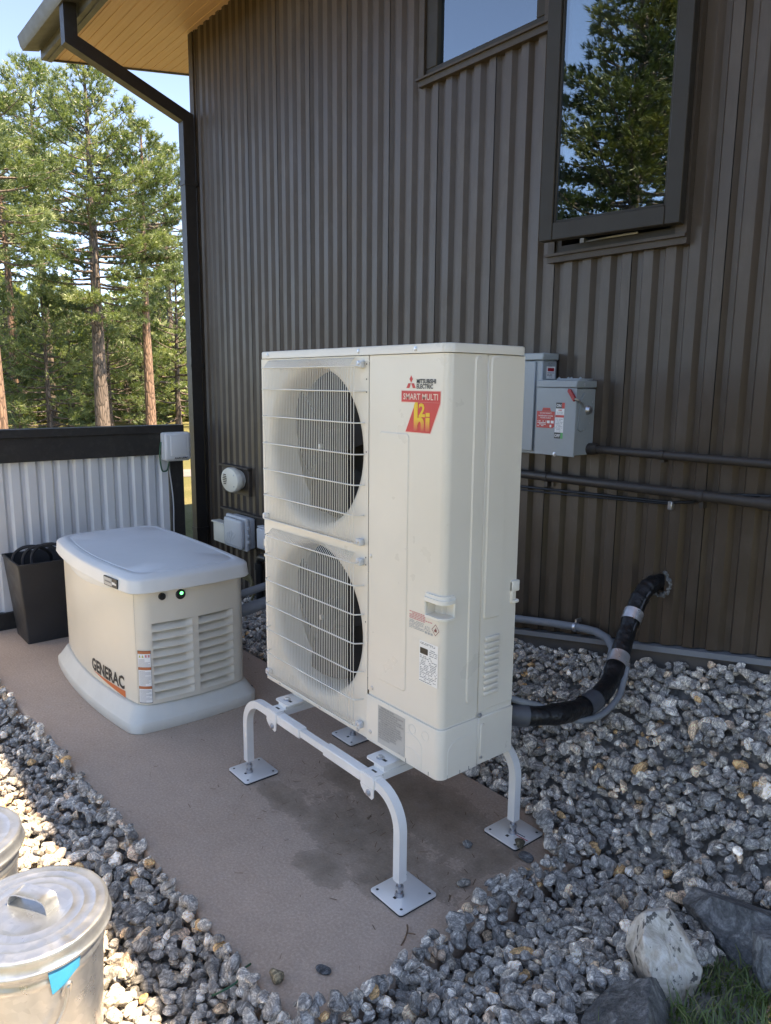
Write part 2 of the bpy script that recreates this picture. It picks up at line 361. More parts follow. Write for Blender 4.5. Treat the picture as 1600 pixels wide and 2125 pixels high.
ROOT = {}
def thing(name, label, cat, loc=(0, 0, 0), group=None):
    o = bpy.data.objects.new(name, None); C.objects.link(o); o.location = loc; o.empty_display_size = 0.1
    o['label'] = label; o['category'] = cat
    if group: o['group'] = group
    ROOT[o] = Vector(loc); return o
def part(name, mb, mat, parent, label=None, kind=None, sharp=38):
    """world-coordinate mesh made into a part of parent (an Empty thing or a part)"""
    me = mb.mesh(name, M[mat] if isinstance(mat, str) else mat, sharp) if isinstance(mb, MB) else mb
    off = ROOT[parent]
    me.transform(Matrix.Translation(-off))
    o = bpy.data.objects.new(name, me); C.objects.link(o); o.parent = parent; ROOT[o] = off
    if label: o['label'] = label
    if kind: o['kind'] = kind
    return o
def solo(name, mb, mat, label=None, cat=None, kind=None, group=None, loc=(0, 0, 0), sharp=38):
    me = mb.mesh(name, M[mat] if isinstance(mat, str) else mat, sharp) if isinstance(mb, MB) else mb
    if any(loc): me.transform(Matrix.Translation(-Vector(loc)))
    o = bpy.data.objects.new(name, me); C.objects.link(o); o.location = loc; ROOT[o] = Vector(loc)
    if label: o['label'] = label
    if cat: o['category'] = cat
    if kind: o['kind'] = kind
    if group: o['group'] = group
    return o
def dup(o, parent=None):
    c = o.copy(); C.objects.link(c); c.parent = parent
    for k in list(o.children): dup(k, c)
    return c

def text_mb(s, o, u, v, width=None, height=0.02, bold=0.0, shear=0.0, align='LEFT', sx=1.0, lines=1.0, lift=0.0006):
    """lettering laid on a surface: o origin (left/centre baseline), u reading direction, v up direction"""
    cu = bpy.data.curves.new('lettering', 'FONT'); cu.body = s; cu.size = 1.0; cu.offset = bold; cu.shear = shear; cu.align_x = align
    cu.resolution_u = 2; cu.space_line = lines
    ob = bpy.data.objects.new('lettering_tmp', cu); C.objects.link(ob)
    dg = bpy.context.evaluated_depsgraph_get(); me = bpy.data.meshes.new_from_object(ob.evaluated_get(dg))
    P = np.array([v_.co[:] for v_ in me.vertices]); fs = [tuple(p.vertices) for p in me.polygons]
    bpy.data.objects.remove(ob); bpy.data.curves.remove(cu); bpy.data.meshes.remove(me)
    h = 0.73; k = height/h
    kx = k*sx if width is None else width/(P[:, 0].max()-P[:, 0].min())
    if width is not None and align == 'LEFT': P[:, 0] -= P[:, 0].min()
    o = Vector(o); u = Vector(u).normalized(); v = Vector(v).normalized(); n = u.cross(v)
    mb = MB(); mb.add([o+u*(x*kx)+v*(y*k)+n*lift for x, y, _ in P], fs); return mb
def quad(mb, o, u, v, x0, x1, y0, y1, lift=0.0004):
    o = Vector(o); u = Vector(u); v = Vector(v); n = u.cross(v).normalized()
    mb.add([o+u*a+v*b+n*lift for a, b in ((x0, y0), (x1, y0), (x1, y1), (x0, y1))], [(0, 1, 2, 3)]); return mb
def poly(mb, o, u, v, pts, lift=0.0004):
    o = Vector(o); u = Vector(u); v = Vector(v); n = u.cross(v).normalized()
    mb.add([o+u*a+v*b+n*lift for a, b in pts], [tuple(range(len(pts)))]); return mb
def dashes(mb, o, u, v, x0, x1, y0, y1, rows, seed=0, fill=0.8, th=0.5, lift=0.0007):
    rg = random.Random(seed); dy = (y1-y0)/rows
    for i in range(rows):
        y = y1-(i+0.5)*dy; x = x0
        end = x1-(x1-x0)*rg.choice((0, 0, 0.05, 0.3))
        while x < end:
            w_ = (x1-x0)*rg.uniform(0.04, 0.13); 
            if rg.random() < fill: quad(mb, o, u, v, x, min(x+w_, end), y-dy*th/2, y+dy*th/2, lift)
            x += w_+(x1-x0)*0.018
    return mb
def bolt(mb, c, d, r=0.009, h=0.007):
    """hex head with washer at c facing d"""
    T = Matrix.Translation(c) @ Vector(d).to_track_quat('Z', 'Y').to_matrix().to_4x4()
    mb.lathe([(0, 0.0015), (r*1.5, 0.0015), (r*1.5, 0)], 14, T)
    mb.lathe([(0, h), (r*0.85, h), (r, h*0.75), (r, 0.001)], 6, T); return mb
def screw(mb, c, d, r=0.0045):
    T = Matrix.Translation(c) @ Vector(d).to_track_quat('Z', 'Y').to_matrix().to_4x4()
    mb.lathe([(0, 0.003), (r*0.7, 0.0028), (r, 0.001), (r*1.25, 0.0008), (r*1.25, -0.001)], 10, T); return mb
def rrect(x0, x1, y0, y1, r, n=4):
    P = []
    for cx, cy, a0 in ((x1-r, y1-r, 0), (x0+r, y1-r, 90), (x0+r, y0+r, 180), (x1-r, y0+r, 270)):
        for i in range(n+1):
            a = R(a0+90*i/n); P.append((cx+r*math.cos(a), cy+r*math.sin(a)))
    return P

# ------------------------------------------------------------------ terrain
WALL = 1.40
def sstep(a, b, x):
    t = np.clip((x-a)/(b-a), 0, 1); return t*t*(3-2*t)
def siding_bottom(x): return 0.546+0.171*x
def terrain(x, y):
    x = np.asarray(x, float); y = np.asarray(y, float)
    near = 1-sstep(4, 12, np.hypot(x, y))
    base = -0.092+sstep(0.02, 0.9, x)*0.207*(1-sstep(1.6, 4.5, x)*0.4)
    base = base-0.025*sstep(-0.9, -3, y)
    zw = np.clip(0.546+0.171*x-0.075, -0.12, 0.66)
    rmp = np.clip((y-0.60)/0.80, 0, 1)**0.95*(x > -4.6)
    z = base+np.maximum(zw-base, -0.05)*rmp
    return z*near+(-0.1)*(1-near)
# ground sheet reaching the horizon
near_ax = np.arange(-6, 5.01, 0.12)
far_ax = 5*1.32**np.arange(1, 21)
gx = np.concatenate([-6-(far_ax[::-1]-5), near_ax, far_ax]); gy = np.concatenate([-6-(far_ax[::-1]-5), near_ax, far_ax])
X, Y = np.meshgrid(gx, gy); Z = terrain(X, Y)
def hill(x, y):
    d = np.clip((-x-45)/110, 0, None); return 6.0*sstep(0, 1, d)+2.0*sstep(0.8, 2.4, d)
in_gravel = ((X > -4.45) & (X < 2.2) & (Y > -1.75) & (Y < 1.5))
Z = Z+hill(X, Y)-np.where(in_gravel, 0.07, 0.02)
nx, ny = len(gx), len(gy)
idx = np.arange(nx*ny).reshape(ny, nx)
F = np.stack([idx[:-1, :-1], idx[:-1, 1:], idx[1:, 1:], idx[1:, :-1]], -1).reshape(-1, 4)
mb = MB(); mb.v = [tuple(p) for p in np.stack([X, Y, Z], -1).reshape(-1, 3)]; mb.f = [tuple(q) for q in F]
g = solo('ground', mb, 'lawn', kind='structure', sharp=180)
# grit bed under the gravel stones
bx = np.arange(-4.4, 2.01, 0.08); by = np.arange(-1.7, 1.441, 0.08)
X, Y = np.meshgrid(bx, by); Z = terrain(X, Y)-0.008
# below the pad the bed stays low
Z = np.where((X < 0.12) & (Y > -0.68) & (Y < 0.66), np.minimum(Z, -0.07), Z)
idx = np.arange(X.size).reshape(X.shape); F = np.stack([idx[:-1, :-1], idx[:-1, 1:], idx[1:, 1:], idx[1:, :-1]], -1).reshape(-1, 4)
keep = []
for q in F:
    cx = X.flat[q[0]]+.04; cy = Y.flat[q[0]]+.04
    if not (cx > 0.72 and cy < -0.15+0.9*(cx-0.6)): keep.append(tuple(q))
mb = MB(); mb.v = [tuple(p) for p in np.stack([X, Y, Z], -1).reshape(-1, 3)]; mb.f = keep
solo('gravel_bed', mb, 'soil', kind='structure', sharp=180)
# concrete pad with a bevelled edge
mb = MB()
pp = [(-4.2, -0.692), (-2.7, -0.690), (-0.84, -0.632), (0.16, -0.62), (0.16, 0.635), (-4.2, 0.61)]
def inset(P, d):
    cx = sum(p[0] for p in P)/len(P); cy = sum(p[1] for p in P)/len(P)
    return [(x-d*np.sign(x-cx), y-d*np.sign(y-cy)) for x, y in P]
mb.loft([[(x, y, -0.12) for x, y in pp], [(x, y, -0.008) for x, y in pp], [(x, y, -0.002) for x, y in inset(pp, 0.004)], [(x, y, 0) for x, y in inset(pp, 0.011)]], False, True)
solo('concrete_pad', mb, 'pad', kind='structure', sharp=80)
# garden paths seen through the gap beside the fence
for nm, (d0, d1, mt) in (('garden_path', (12.2, 13.4, 'asphalt')),):
    mb = MB(); a = Vector((-0.935, 0.36)); s_ = Vector((-0.36, -0.935))
    P = [a*d0+s_*-9, a*d0+s_*12, a*d1+s_*12, a*d1+s_*-9]
    mb.add([(q.x, q.y, -0.112) for q in P], [(0, 1, 2, 3)]); solo(nm, mb, mt, kind='structure')
# ------------------------------------------------------------------ house
house = thing('house', 'brown ribbed metal house with clerestory and open casement window', 'house', (-1.0, 1.4, 0))
XL, XR = -4.49, 3.1
WINS = [(-1.690, -0.80, 3.192, 3.86), (-0.765, -0.092, 2.187, 3.40)]
def soffit_z(y): return 4.372-0.152*(1.40-y)
PROF = [(0.0, 0.0), (0.018, 0.022), (0.041, 0.022), (0.057, 0.0)]      # groove between raised ribs (x along pitch, depth)
PITCH = 0.1016
def profile(x0, x1, seam):
    """wall profile between x0 and x1 as (x, y) points; raised ribs at y = 1.378"""
    P = []
    k = math.floor((x0-seam)/PITCH)-1
    while seam+k*PITCH < x1+PITCH:
        for a, d in PROF: P.append((seam+k*PITCH+a, 1.378+d))
        k += 1
    P.sort(); Q = []
    def at(x):
        for (a, ya), (b, yb) in zip(P, P[1:]):
            if a <= x <= b: return ya+(yb-ya)*(x-a)/(b-a)
    Q = [(x0, at(x0))]+[p for p in P if x0+1e-4 < p[0] < x1-1e-4]+[(x1, at(x1))]
    return Q
def siding_piece(x0, x1, seam, zb, zt, name='siding_panel'):
    mb = MB(); Q = profile(x0, x1, seam); n = len(Q)
    V = [(x, y, zb(x)) for x, y in Q]+[(x, y, zt(x)) for x, y in Q]+[(x, y+0.0025, zb(x)) for x, y in Q]
    Fc = [(i, i+1, n+i+1, n+i) for i in range(n-1)]+[(i+1, i, 2*n+i, 2*n+i+1) for i in range(n-1)]
    mb.add(V, Fc); return part(name, mb, 'siding', house, sharp=25)
SEAM0 = -0.339
mods = []
k = -11
while SEAM0+k*0.4064 < XR:
    a = SEAM0+k*0.4064; b = a+0.4064
    a2, b2 = max(a, XL+0.055), min(b, XR)
    if b2 > a2+0.01: mods.append((a2, b2, a))
    k += 1
for a, b, sm in mods:
    cuts = sorted({a, b}|{q for w_ in WINS for q in w_[:2] if a < q < b})
    for x0, x1 in zip(cuts, cuts[1:]):
        hit = [w_ for w_ in WINS if w_[0]-1e-6 <= x0 and x1 <= w_[1]+1e-6]
        xa = x0+(0.0025 if x0 == a else 0.0); xb = x1
        top = lambda x: 4.368
        if hit:
            siding_piece(xa, xb, sm, siding_bottom, (lambda x, z=hit[0][2]: z+0.004))
            siding_piece(xa, xb, sm, (lambda x, z=hit[0][3]: z-0.004), top)
        else: siding_piece(xa, xb, sm, siding_bottom, top)
# wall core behind the siding, with real openings
def core_boxes(mb, x0, x1, z0, z1, y0, y1, holes):
    xs = sorted({x0, x1}|{h[0] for h in holes}|{h[1] for h in holes}); zs = sorted({z0, z1}|{h[2] for h in holes}|{h[3] for h in holes})
    for a, b in zip(xs, xs[1:]):
        for c, d in zip(zs, zs[1:]):
            if any(h[0] <= a and b <= h[1] and h[2] <= c and d <= h[3] for h in holes): continue
            mb.box(a, b, y0, y1, c, d)
mb = MB()
HOLES = [(-1.62, -0.84, 3.232, 3.82), (-0.725, -0.128, 2.226, 3.36)]
core_boxes(mb, XL+0.004, XR, -0.3, 4.36, 1.404, 1.56, HOLES)
mb.box(XL+0.004, XL+0.15, 1.56, 8.6, -0.3, 4.36); mb.box(XR-0.15, XR, 1.56, 8.6, -0.3, 4.36); mb.box(XL+0.15, XR-0.15, 8.45, 8.6, -0.3, 4.36)
mb.box(XL+0.15, XR-0.15, 4.0, 4.1, -0.3, 4.36)
part('wall_core', mb, 'dark_room', house)
mb = MB(); mb.box(XL, XL+0.004, 1.43, 8.6, -0.2, 4.36)
part('side_wall', mb, 'siding', house)
mb = MB(); mb.box(XL-0.012, XL+0.058, 1.366, 1.403, -0.15, 4.36); mb.box(XL-0.012, XL-0.001, 1.404, 1.46, -0.15, 4.36)
part('corner_trim', mb, 'trim', house)
# sloping base flashing and foundation
mb = MB()
xs = np.linspace(XL, XR, 12)
def strip(y0, y1, lo, hi):
    m_ = MB(); rings = []
    for x in xs:
        a, b = siding_bottom(x)-lo, siding_bottom(x)-hi
        rings.append([(x, y0, a), (x, y1, a), (x, y1, b), (x, y0, b)])
    m_.loft(rings); return m_
part('base_flashing', strip(1.356, 1.403, 0.030, 0.006), 'grey_pvc', house)
part('foundation', strip(1.372, 1.400, 0.60, 0.031), 'foundation', house)
# eave: soffit boards, fascia, roof, gutter
RX0, RX1, EY = -5.42, 3.5, 0.525
bw = 0.0885; y = EY+0.012; j = 0
bj = {1: -1.9, 3: -3.35, 4: 0.6, 6: -2.6, 8: -3.0}
while y < 3.0:
    x1 = RX1 if y < 1.40 else XL-0.013
    segs = [(RX0+0.02, x1)]
    if j in bj and y < 1.3: segs = [(RX0+0.02, bj[j]), (bj[j]+0.003, x1)]
    if y < 1.40 < y+bw: segs = [(RX0+0.02, XL-0.013, y+bw), (XL-0.0105, RX1, 1.401)]
    else: segs = [(a, b, y+bw) for a, b in segs]
    for a, b, yend in segs:
        mb = MB(); c_, d_ = y+0.0022, yend-0.0022
        e = 0.003
        mb.loft([[(x, c_, soffit_z(c_)+0.012), (x, c_, soffit_z(c_)+e), (x, c_+e, soffit_z(c_+e)), (x, d_-e, soffit_z(d_-e)), (x, d_, soffit_z(d_)+e), (x, d_, soffit_z(d_)+0.012)] for x in (a, b)])
        part('soffit_board', mb, 'soffit', house, sharp=30)
    y += bw; j += 1
mb = MB(); RY, RZ = 5.2, soffit_z(5.2)
def roof_ring(x): return [(x, EY-0.02, soffit_z(EY)+0.014), (x, RY, RZ+0.014), (x, RY+4.6, RZ-0.69), (x, RY+4.6, RZ-0.53), (x, RY, RZ+0.19), (x, EY-0.02, soffit_z(EY)+0.17)]
mb.loft([roof_ring(RX0+0.02), roof_ring(RX1)])
part('roof', mb, 'roof', house)
mb = MB()
mb.box(RX0, RX1, EY-0.026, EY+0.012, soffit_z(EY)-0.012, soffit_z(EY)+0.165)
part('fascia_board', mb, 'gutter', house)
mb = MB(); mb.box(RX0+0.021, RX1, EY+0.0125, EY+0.052, soffit_z(EY)-0.020, soffit_z(EY)-0.001)
part('eave_trim', mb, 'gutter', house)
mb = MB()
mb.loft([[(RX0, y_, soffit_z(y_)-0.012), (RX0+0.02, y_, soffit_z(y_)-0.012), (RX0+0.02, y_, soffit_z(y_)+0.17), (RX0, y_, soffit_z(y_)+0.17)] for y_ in (EY+0.0125, RY)])
part('rake_board', mb, 'gutter', house)
mb = MB()
go = [(0.498, 4.30), (0.37, 4.272), (0.352, 4.30), (0.335, 4.37), (0.345, 4.374), (0.362, 4.303), (0.378, 4.281), (0.492, 4.31), (0.492, 4.374), (0.498, 4.374)]
mb.prism(go, RX1-RX0+0.03, 'x', RX0-0.03)
for x in (RX0-0.03, RX1-0.003): mb.prism([(0.498, 4.30), (0.37, 4.272), (0.352, 4.30), (0.335, 4.37), (0.498, 4.374)], 0.003, 'x', x-0.0031 if x < 0 else x+0.0031)
part('gutter', mb, 'gutter', house)
# downspout: mitred rectangular pipe from the gutter back to the wall corner
def mitre_pipe(path, w_, d_, x0):
    rings = []
    for i, (y_, z_) in enumerate(path):
        ds = []
        if i > 0: v_ = Vector((y_-path[i-1][0], z_-path[i-1][1])).normalized(); ds.append(v_)
        if i < len(path)-1: v_ = Vector((path[i+1][0]-y_, path[i+1][1]-z_)).normalized(); ds.append(v_)
        t_ = (ds[0]+ds[-1]).normalized(); n_ = Vector((-t_.y, t_.x)); s_ = 1/max(0.3, n_.dot(Vector((-ds[0].y, ds[0].x))))
        a = Vector((y_, z_))+n_*d_/2*s_; b = Vector((y_, z_))-n_*d_/2*s_
        rings.append([(x0, a.x, a.y), (x0+w_, a.x, a.y), (x0+w_, b.x, b.y), (x0, b.x, b.y)])
    return MB().loft(rings)
part('downspout', mitre_pipe([(0.426, 4.29), (0.426, 4.045), (1.302, 3.705), (1.302, -0.12)], 0.088, 0.092, -4.492), 'dark_metal', house, sharp=20)
for z in (3.2, 1.75, 0.35):
    mb = MB(); mb.box(-4.496, -4.399, 1.2515, 1.366, z, z+0.03); part('downspout_strap', mb, 'dark_metal', house)
# ---- fixed clerestory window
mb = MB()
x0, x1, z0, z1 = WINS[0]
mb.box(x0, x1, 1.352, 1.403, z0, z0+0.040); mb.box(x0, x1, 1.352, 1.403, z1-0.04, z1)
mb.box(x0, x0+0.042, 1.352, 1.403, z0+0.040, z1-0.04); mb.box(x1-0.042, x1, 1.352, 1.403, z0+0.040, z1-0.04)
mb.box(x0-0.012, x1, 1.338, 1.3515, z0+0.030, z0+0.040)
cw = part('fixed_window', mb, 'trim', house)
mb = MB(); a, b, c, d = x0+0.043, x1-0.043, z0+0.041, z1-0.041
for q in ((a, b, c, c+0.036), (a, b, d-0.036, d), (a, a+0.085, c+0.036, d-0.036), (b-0.06, b, c+0.036, d-0.036)): mb.bbox(q[0], q[1], 1.366, 1.43, q[2], q[3], 0.004, 1)
part('frame', mb, 'sash', cw)
mb = MB(); mb.box(a+0.08, b-0.055, 1.392, 1.398, c+0.030, d-0.030)
part('pane', mb, 'glass', cw)
# ---- casement window, sash swung out on its right hinge
mb = MB(); x0, x1, z0, z1 = WINS[1]
mb.box(x0, x1+0.012, 1.350, 1.403, z0, z0+0.038); mb.box(x0, x1, 1.350, 1.403, z1-0.04, z1)
mb.box(x0, x0+0.038, 1.350, 1.403, z0+0.038, z1-0.04); mb.box(x1-0.036, x1+0.012, 1.346, 1.403, z0+0.038, z1-0.04)
mb.box(x0-0.01, x1+0.012, 1.334, 1.3495, z0+0.026, z0+0.038)
kw = part('casement_window', mb, 'trim', house)
mb = MB(); a, b, c, d = x0+0.039, x1-0.037, z0+0.039, z1-0.041
for q in ((a, b, c, c+0.03), (a, b, d-0.03, d), (a, a+0.03, c+0.03, d-0.03), (b-0.03, b, c+0.03, d-0.03)): mb.box(q[0], q[1], 1.362, 1.55, q[2], q[3])
part('frame', mb, 'sash', kw)
th = R(7.8); tv = Vector((-math.cos(th), -math.sin(th), 0)); nv = Vector((math.sin(th), -math.cos(th), 0))
HT = Matrix((( tv.x, -nv.x, 0, -0.083), (tv.y, -nv.y, 0, 1.296), (0, 0, 1, 0), (0, 0, 0, 1)))   # u along sash, v inward, z
SL, ST, SB = 0.628, 3.318, 2.258
mb = MB()
def sashbox(u0, u1, v0, v1, z0_, z1_, r=0.003): mb.bbox(u0, u1, v0, v1, z0_, z1_, r, 1, HT)
sashbox(0, 0.062, 0, 0.048, SB, ST); sashbox(SL-0.066, SL, 0, 0.048, SB, ST)
sashbox(0.0625, SL-0.0665, 0, 0.048, SB, SB+0.072); sashbox(0.0625, SL-0.0665, 0, 0.048, ST-0.085, ST)
for q in ((0.0625, 0.072, SB+0.0725, ST-0.0855), (SL-0.076, SL-0.0665, SB+0.0725, ST-0.0855)): sashbox(q[0], q[1], 0.010, 0.04, q[2], q[3], 0.002)
for q in ((SB+0.0725, SB+0.082), (ST-0.095, ST-0.0855)): sashbox(0.0725, SL-0.0765, 0.010, 0.04, q[0], q[1], 0.002)
part('sash', mb, 'sash', kw)
mb = MB(); mb.box(0.070, SL-0.074, 0.018, 0.030, SB+0.080, ST-0.093, HT); part('pane', mb, 'glass', kw)
mb = MB(); mb.bbox(-0.62, -0.36, 1.405, 1.425, 2.258, 2.270, 0.003, 1); mb.tube([(-0.585, 1.40, 2.266), (-0.45, 1.37, 2.262), (-0.30, 1.352, 2.258)], 0.004, 6); mb.bbox(-0.625, -0.600, 1.398, 1.43, 2.2575, 2.285, 0.003, 1)
part('crank_arm', mb, 'pale_plastic', kw)

# ------------------------------------------------------------------ things fixed on the wall
o = thing('vent_cover', 'round cream vent cover on a brown mounting block beside the downspout', 'vent cover', (-3.85, 1.37, 0.86))
mb = MB(); mb.bbox(-4.10, -3.645, 1.352, 1.402, 0.735, 0.948, 0.004, 1); part('mounting_block', mb, 'trim', o)
mb = MB(); mb.bbox(-4.115, -3.632, 1.335, 1.402, 0.950, 0.966, 0.003, 1); part('drip_cap', mb, 'trim', o)
def oval(cx, cz, a, b, y): return [(cx+a*math.cos(t), y, cz+b*math.sin(t)) for t in np.linspace(0, 2*PI, 41)[:-1]]
mb = MB(); vx, vz = -3.80, 0.862
mb.loft([oval(vx, vz, 0.105, 0.078, 1.352), oval(vx, vz, 0.105, 0.078, 1.315), oval(vx, vz, 0.142, 0.096, 1.312), oval(vx, vz, 0.146, 0.100, 1.302), oval(vx, vz, 0.146, 0.100, 1.276), oval(vx, vz, 0.138, 0.094, 1.264), oval(vx, vz, 0.120, 0.078, 1.259)])
cv = part('cover', mb, 'cap_cream', o)
mb = MB()
for i in range(6): mb.bbox(-3.90+0.012*abs(i-2.5)/2, -3.83-0.012*abs(i-2.5)/2, 1.2545, 1.2585, 0.825+i*0.0145, 0.833+i*0.0145, 0.0015, 1)
part('grille', mb, 'dark_metal', cv)
mb = MB()
for sx_ in (-1, 1):
    for sz_ in (-1, 1): screw(mb, (vx+sx_*0.085, 1.258, vz+sz_*0.045), (0, -1, 0), 0.006)
part('screw', mb, 'zinc', cv)
o = thing('outlet_box', 'grey weatherproof outlet box with bubble cover and swirl relief on the brown wall', 'outlet box', (-3.70, 1.37, 0.45))
mb = MB(); mb.bbox(-4.10, -3.30, 1.354, 1.402, 0.330, 0.585, 0.004, 1); part('mounting_block', mb, 'trim', o)
mb = MB(); mb.bbox(-4.115, -3.285, 1.335, 1.402, 0.587, 0.602, 0.003, 1); part('drip_cap', mb, 'trim', o)
mb = MB(); mb.bbox(-3.845, -3.545, 1.290, 1.354, 0.330, 0.580, 0.02, 3); part('back_box', mb, 'pale_plastic', o)
mb = MB(); mb.bbox(-3.865, -3.525, 1.255, 1.289, 0.322, 0.588, 0.014, 3); mb.bbox(-3.845, -3.545, 1.222, 1.2545, 0.338, 0.572, 0.025, 4); cv = part('cover', mb, 'pale_plastic', o)
mb = MB()
for i in range(5):
    s_ = -0.075+i*0.032
    mb.tube([(-3.70+s_+0.02*math.sin(t*PI)*(-1 if i > 2 else 1)+t*0.05-0.045, 1.2225, 0.37+0.10*t*(1-0.12*abs(i-2))+0.0) for t in np.linspace(0, 1, 9)], 0.0035, 6)
part('swirl_relief', mb, 'pale_plastic', cv)
mb = MB()
for z in (0.39, 0.44, 0.50): mb.bbox(-3.526, -3.508, 1.262, 1.282, z, z+0.022, 0.003, 1)
part('latch', mb, 'pale_plastic', cv)
o = thing('junction_box', 'small beige junction box with lipped lid left of the outlet box', 'junction box', (-4.04, 1.36, 0.4))
mb = MB(); mb.bbox(-4.150, -3.945, 1.285, 1.353, 0.312, 0.470, 0.006, 2); part('box', mb, 'cap_cream', o)
mb = MB(); mb.bbox(-4.162, -3.935, 1.272, 1.353, 0.471, 0.486, 0.005, 2); part('lid', mb, 'cap_cream', o)
o = thing('outlet_cover', 'white outlet cover partly hidden behind the heat pump', 'outlet cover', (-3.36, 1.35, 0.45))
mb = MB(); mb.bbox(-3.43, -3.305, 1.29, 1.353, 0.37, 0.53, 0.012, 3); part('cover', mb, 'pale_box', o)
mb = MB(); mb.bbox(-3.435, -3.30, 1.30, 1.353, 0.532, 0.545, 0.004, 1); part('hood', mb, 'pale_box', o)
# pipes behind the generator
o = thing('drain_pipe', 'black elbowed drain pipe on the wall behind the generator', 'pipe', (-3.43, 1.3, 0.05))
mb = MB(); mb.tube([(-3.30, 1.31, 0.302), (-3.36, 1.31, 0.302), (-3.405, 1.31, 0.295), (-3.425, 1.31, 0.27), (-3.43, 1.31, 0.22), (-3.43, 1.31, -0.14)], 0.030, 12); part('pipe', mb, 'black', o)
mb = MB(); mb.tube([(-3.43, 1.31, 0.20), (-3.43, 1.31, 0.245)], 0.037, 14); part('collar', mb, 'black', o)
mb = MB()
for k_ in range(3):
    mb.tube([(-3.48+0.15*math.cos(t)+0.015*k_, 1.20+0.02*math.sin(3*t)-0.02*k_, 0.03+0.035*k_+0.12*math.sin(t)) for t in np.linspace(-0.3, PI*1.15, 22)], 0.010, 8)
solo('hose_coil', mb, paint('olive_hose', (0.16, 0.13, 0.055), 0.45), 'olive hose loops hanging behind the generator at the wall foot', 'hose')
for (z0, r_, lab, dx) in ((0.462, 0.022, 'thinner grey pipe running from the generator back to the wall, the upper of two', 0.0), (0.372, 0.034, 'thicker grey pipe running from the generator back to the wall, the lower of two', 0.02)):
    mb = MB(); mb.tube([(-2.10+dx, 0.28, z0-0.03), (-2.10+dx, 0.40, z0-0.012), (-2.10+dx, 0.9, z0+0.055), (-2.10+dx, 1.30, z0+0.11), (-2.10+dx, 1.404, z0+0.115)], r_, 14)
    solo('grey_pipe', mb, 'grey_pvc', lab, 'pipe', group='grey pipes behind the generator')

# electrical boxes
o = thing('breaker_box', 'tall narrow grey electrical box half hidden behind the heat pump', 'electrical box', (-0.83, 1.40, 1.3))
mb = MB(); mb.bbox(-0.985, -0.700, 1.272, 1.376, 1.312, 1.745, 0.004, 1); part('enclosure', mb, 'grey_box', o)
mb = MB(); mb.bbox(-0.995, -0.692, 1.262, 1.378, 1.746, 1.778, 0.004, 1); part('top_cap', mb, 'grey_box', o)
mb = MB(); mb.bbox(-0.975, -0.735, 1.262, 1.2715, 1.325, 1.740, 0.003, 1); part('door', mb, 'grey_box', o)
lb = MB(); quad(lb, (-0.6996, 1.30, 1.662), (0, 1, 0), (0, 0, 1), 0.0, 0.062, 0.0, 0.056); st = part('sticker', lb, 'white_print', o)
lb = MB(); quad(lb, (-0.6996, 1.30, 1.662), (0, 1, 0), (0, 0, 1), 0.008, 0.054, 0.034, 0.049, 0.0008); part('print_block', lb, 'darkred', st)
lb = MB(); dashes(lb, (-0.6996, 1.30, 1.662), (0, 1, 0), (0, 0, 1), 0.006, 0.056, 0.004, 0.030, 4, 3); part('fine_print', lb, 'grey_ink', st)
lb = MB(); dashes(lb, (-0.6996, 1.31, 1.716), (0, 1, 0), (0, 0, 1), 0.0, 0.03, 0.0, 0.018, 3, 5); part('embossed_print', lb, 'grey_ink', o)

o = thing('safety_switch', 'grey safety switch box with red handle and ON OFF stickers', 'switch box', (-0.58, 1.40, 1.3))
x0, x1, yf, yb, z0, z1 = -0.690, -0.478, 1.236, 1.377, 1.318, 1.655
mb = MB(); mb.bbox(x0, x1, yf+0.006, yb, z0+0.006, z1-0.036, 0.003, 1); part('enclosure', mb, 'grey_box', o)
mb = MB(); mb.bbox(x0-0.006, x1+0.003, yf-0.002, yf+0.005, z0, z1-0.034, 0.002, 1); part('door', mb, 'grey_box', o)
mb = MB(); mb.bbox(x0-0.008, x1+0.006, yf-0.006, yb, z1-0.033, z1, 0.004, 1); mb.bbox(x0+0.075, x1-0.005, yf+0.03, yb-0.02, z1+0.0005, z1+0.008, 0.002, 1)
tc = part('top_cap', mb, 'grey_box', o)
mb = MB()
for x in (x0+0.085, x0+0.135, x0+0.152, x1-0.012): mb.ball((x, yf+0.04, z1+0.009), 0.006, 1)
part('rivet', mb, 'grey_box', tc)
mb = MB(); mb.prism([(1.255, 1.44), (1.275, 1.43), (1.345, 1.475), (1.345, 1.57), (1.29, 1.60), (1.262, 1.57)], 0.006, 'x', x1+0.0005); part('switch_plate', mb, 'grey_box', o)
mb = MB(); mb.lathe([(0, 0.016), (0.014, 0.015), (0.018, 0.008), (0.022, 0)], 18, Matrix.Translation((x1+0.0065, 1.318, 1.525)) @ Matrix.Rotation(PI/2, 4, 'Y')); part('pivot', mb, 'zinc', o)
mb = MB()
hl = [(x1-0.004, 1.563), (x1+0.003, 1.580), (x1-0.024, 1.615), (x1-0.032, 1.618), (x1-0.037, 1.607)]
mb.prism(hl, 0.012, 'y', yf-0.016)
part('handle', mb, 'darkred', o)
mb = MB(); mb.tube([(x1+0.0075, 1.29, 1.535), (x1+0.010, 1.26, 1.560), (x1+0.006, 1.232, 1.572), (x1-0.003, 1.224, 1.576)], 0.0045, 8); part('handle_rod', mb, 'zinc', o)
mb = MB(); screw(mb, (x1+0.006, 1.285, 1.637), (1, 0, 0), 0.006)
for y_, z_ in ((1.30, 1.437), (1.352, 1.56), (1.284, 1.46), (1.34, 1.47)): screw(mb, (x1+0.0005, y_, z_), (1, 0, 0), 0.005)
screw(mb, (x0+0.11, yf-0.0025, z0+0.006), (0, -1, 0), 0.008)
part('screw', mb, 'zinc', o)
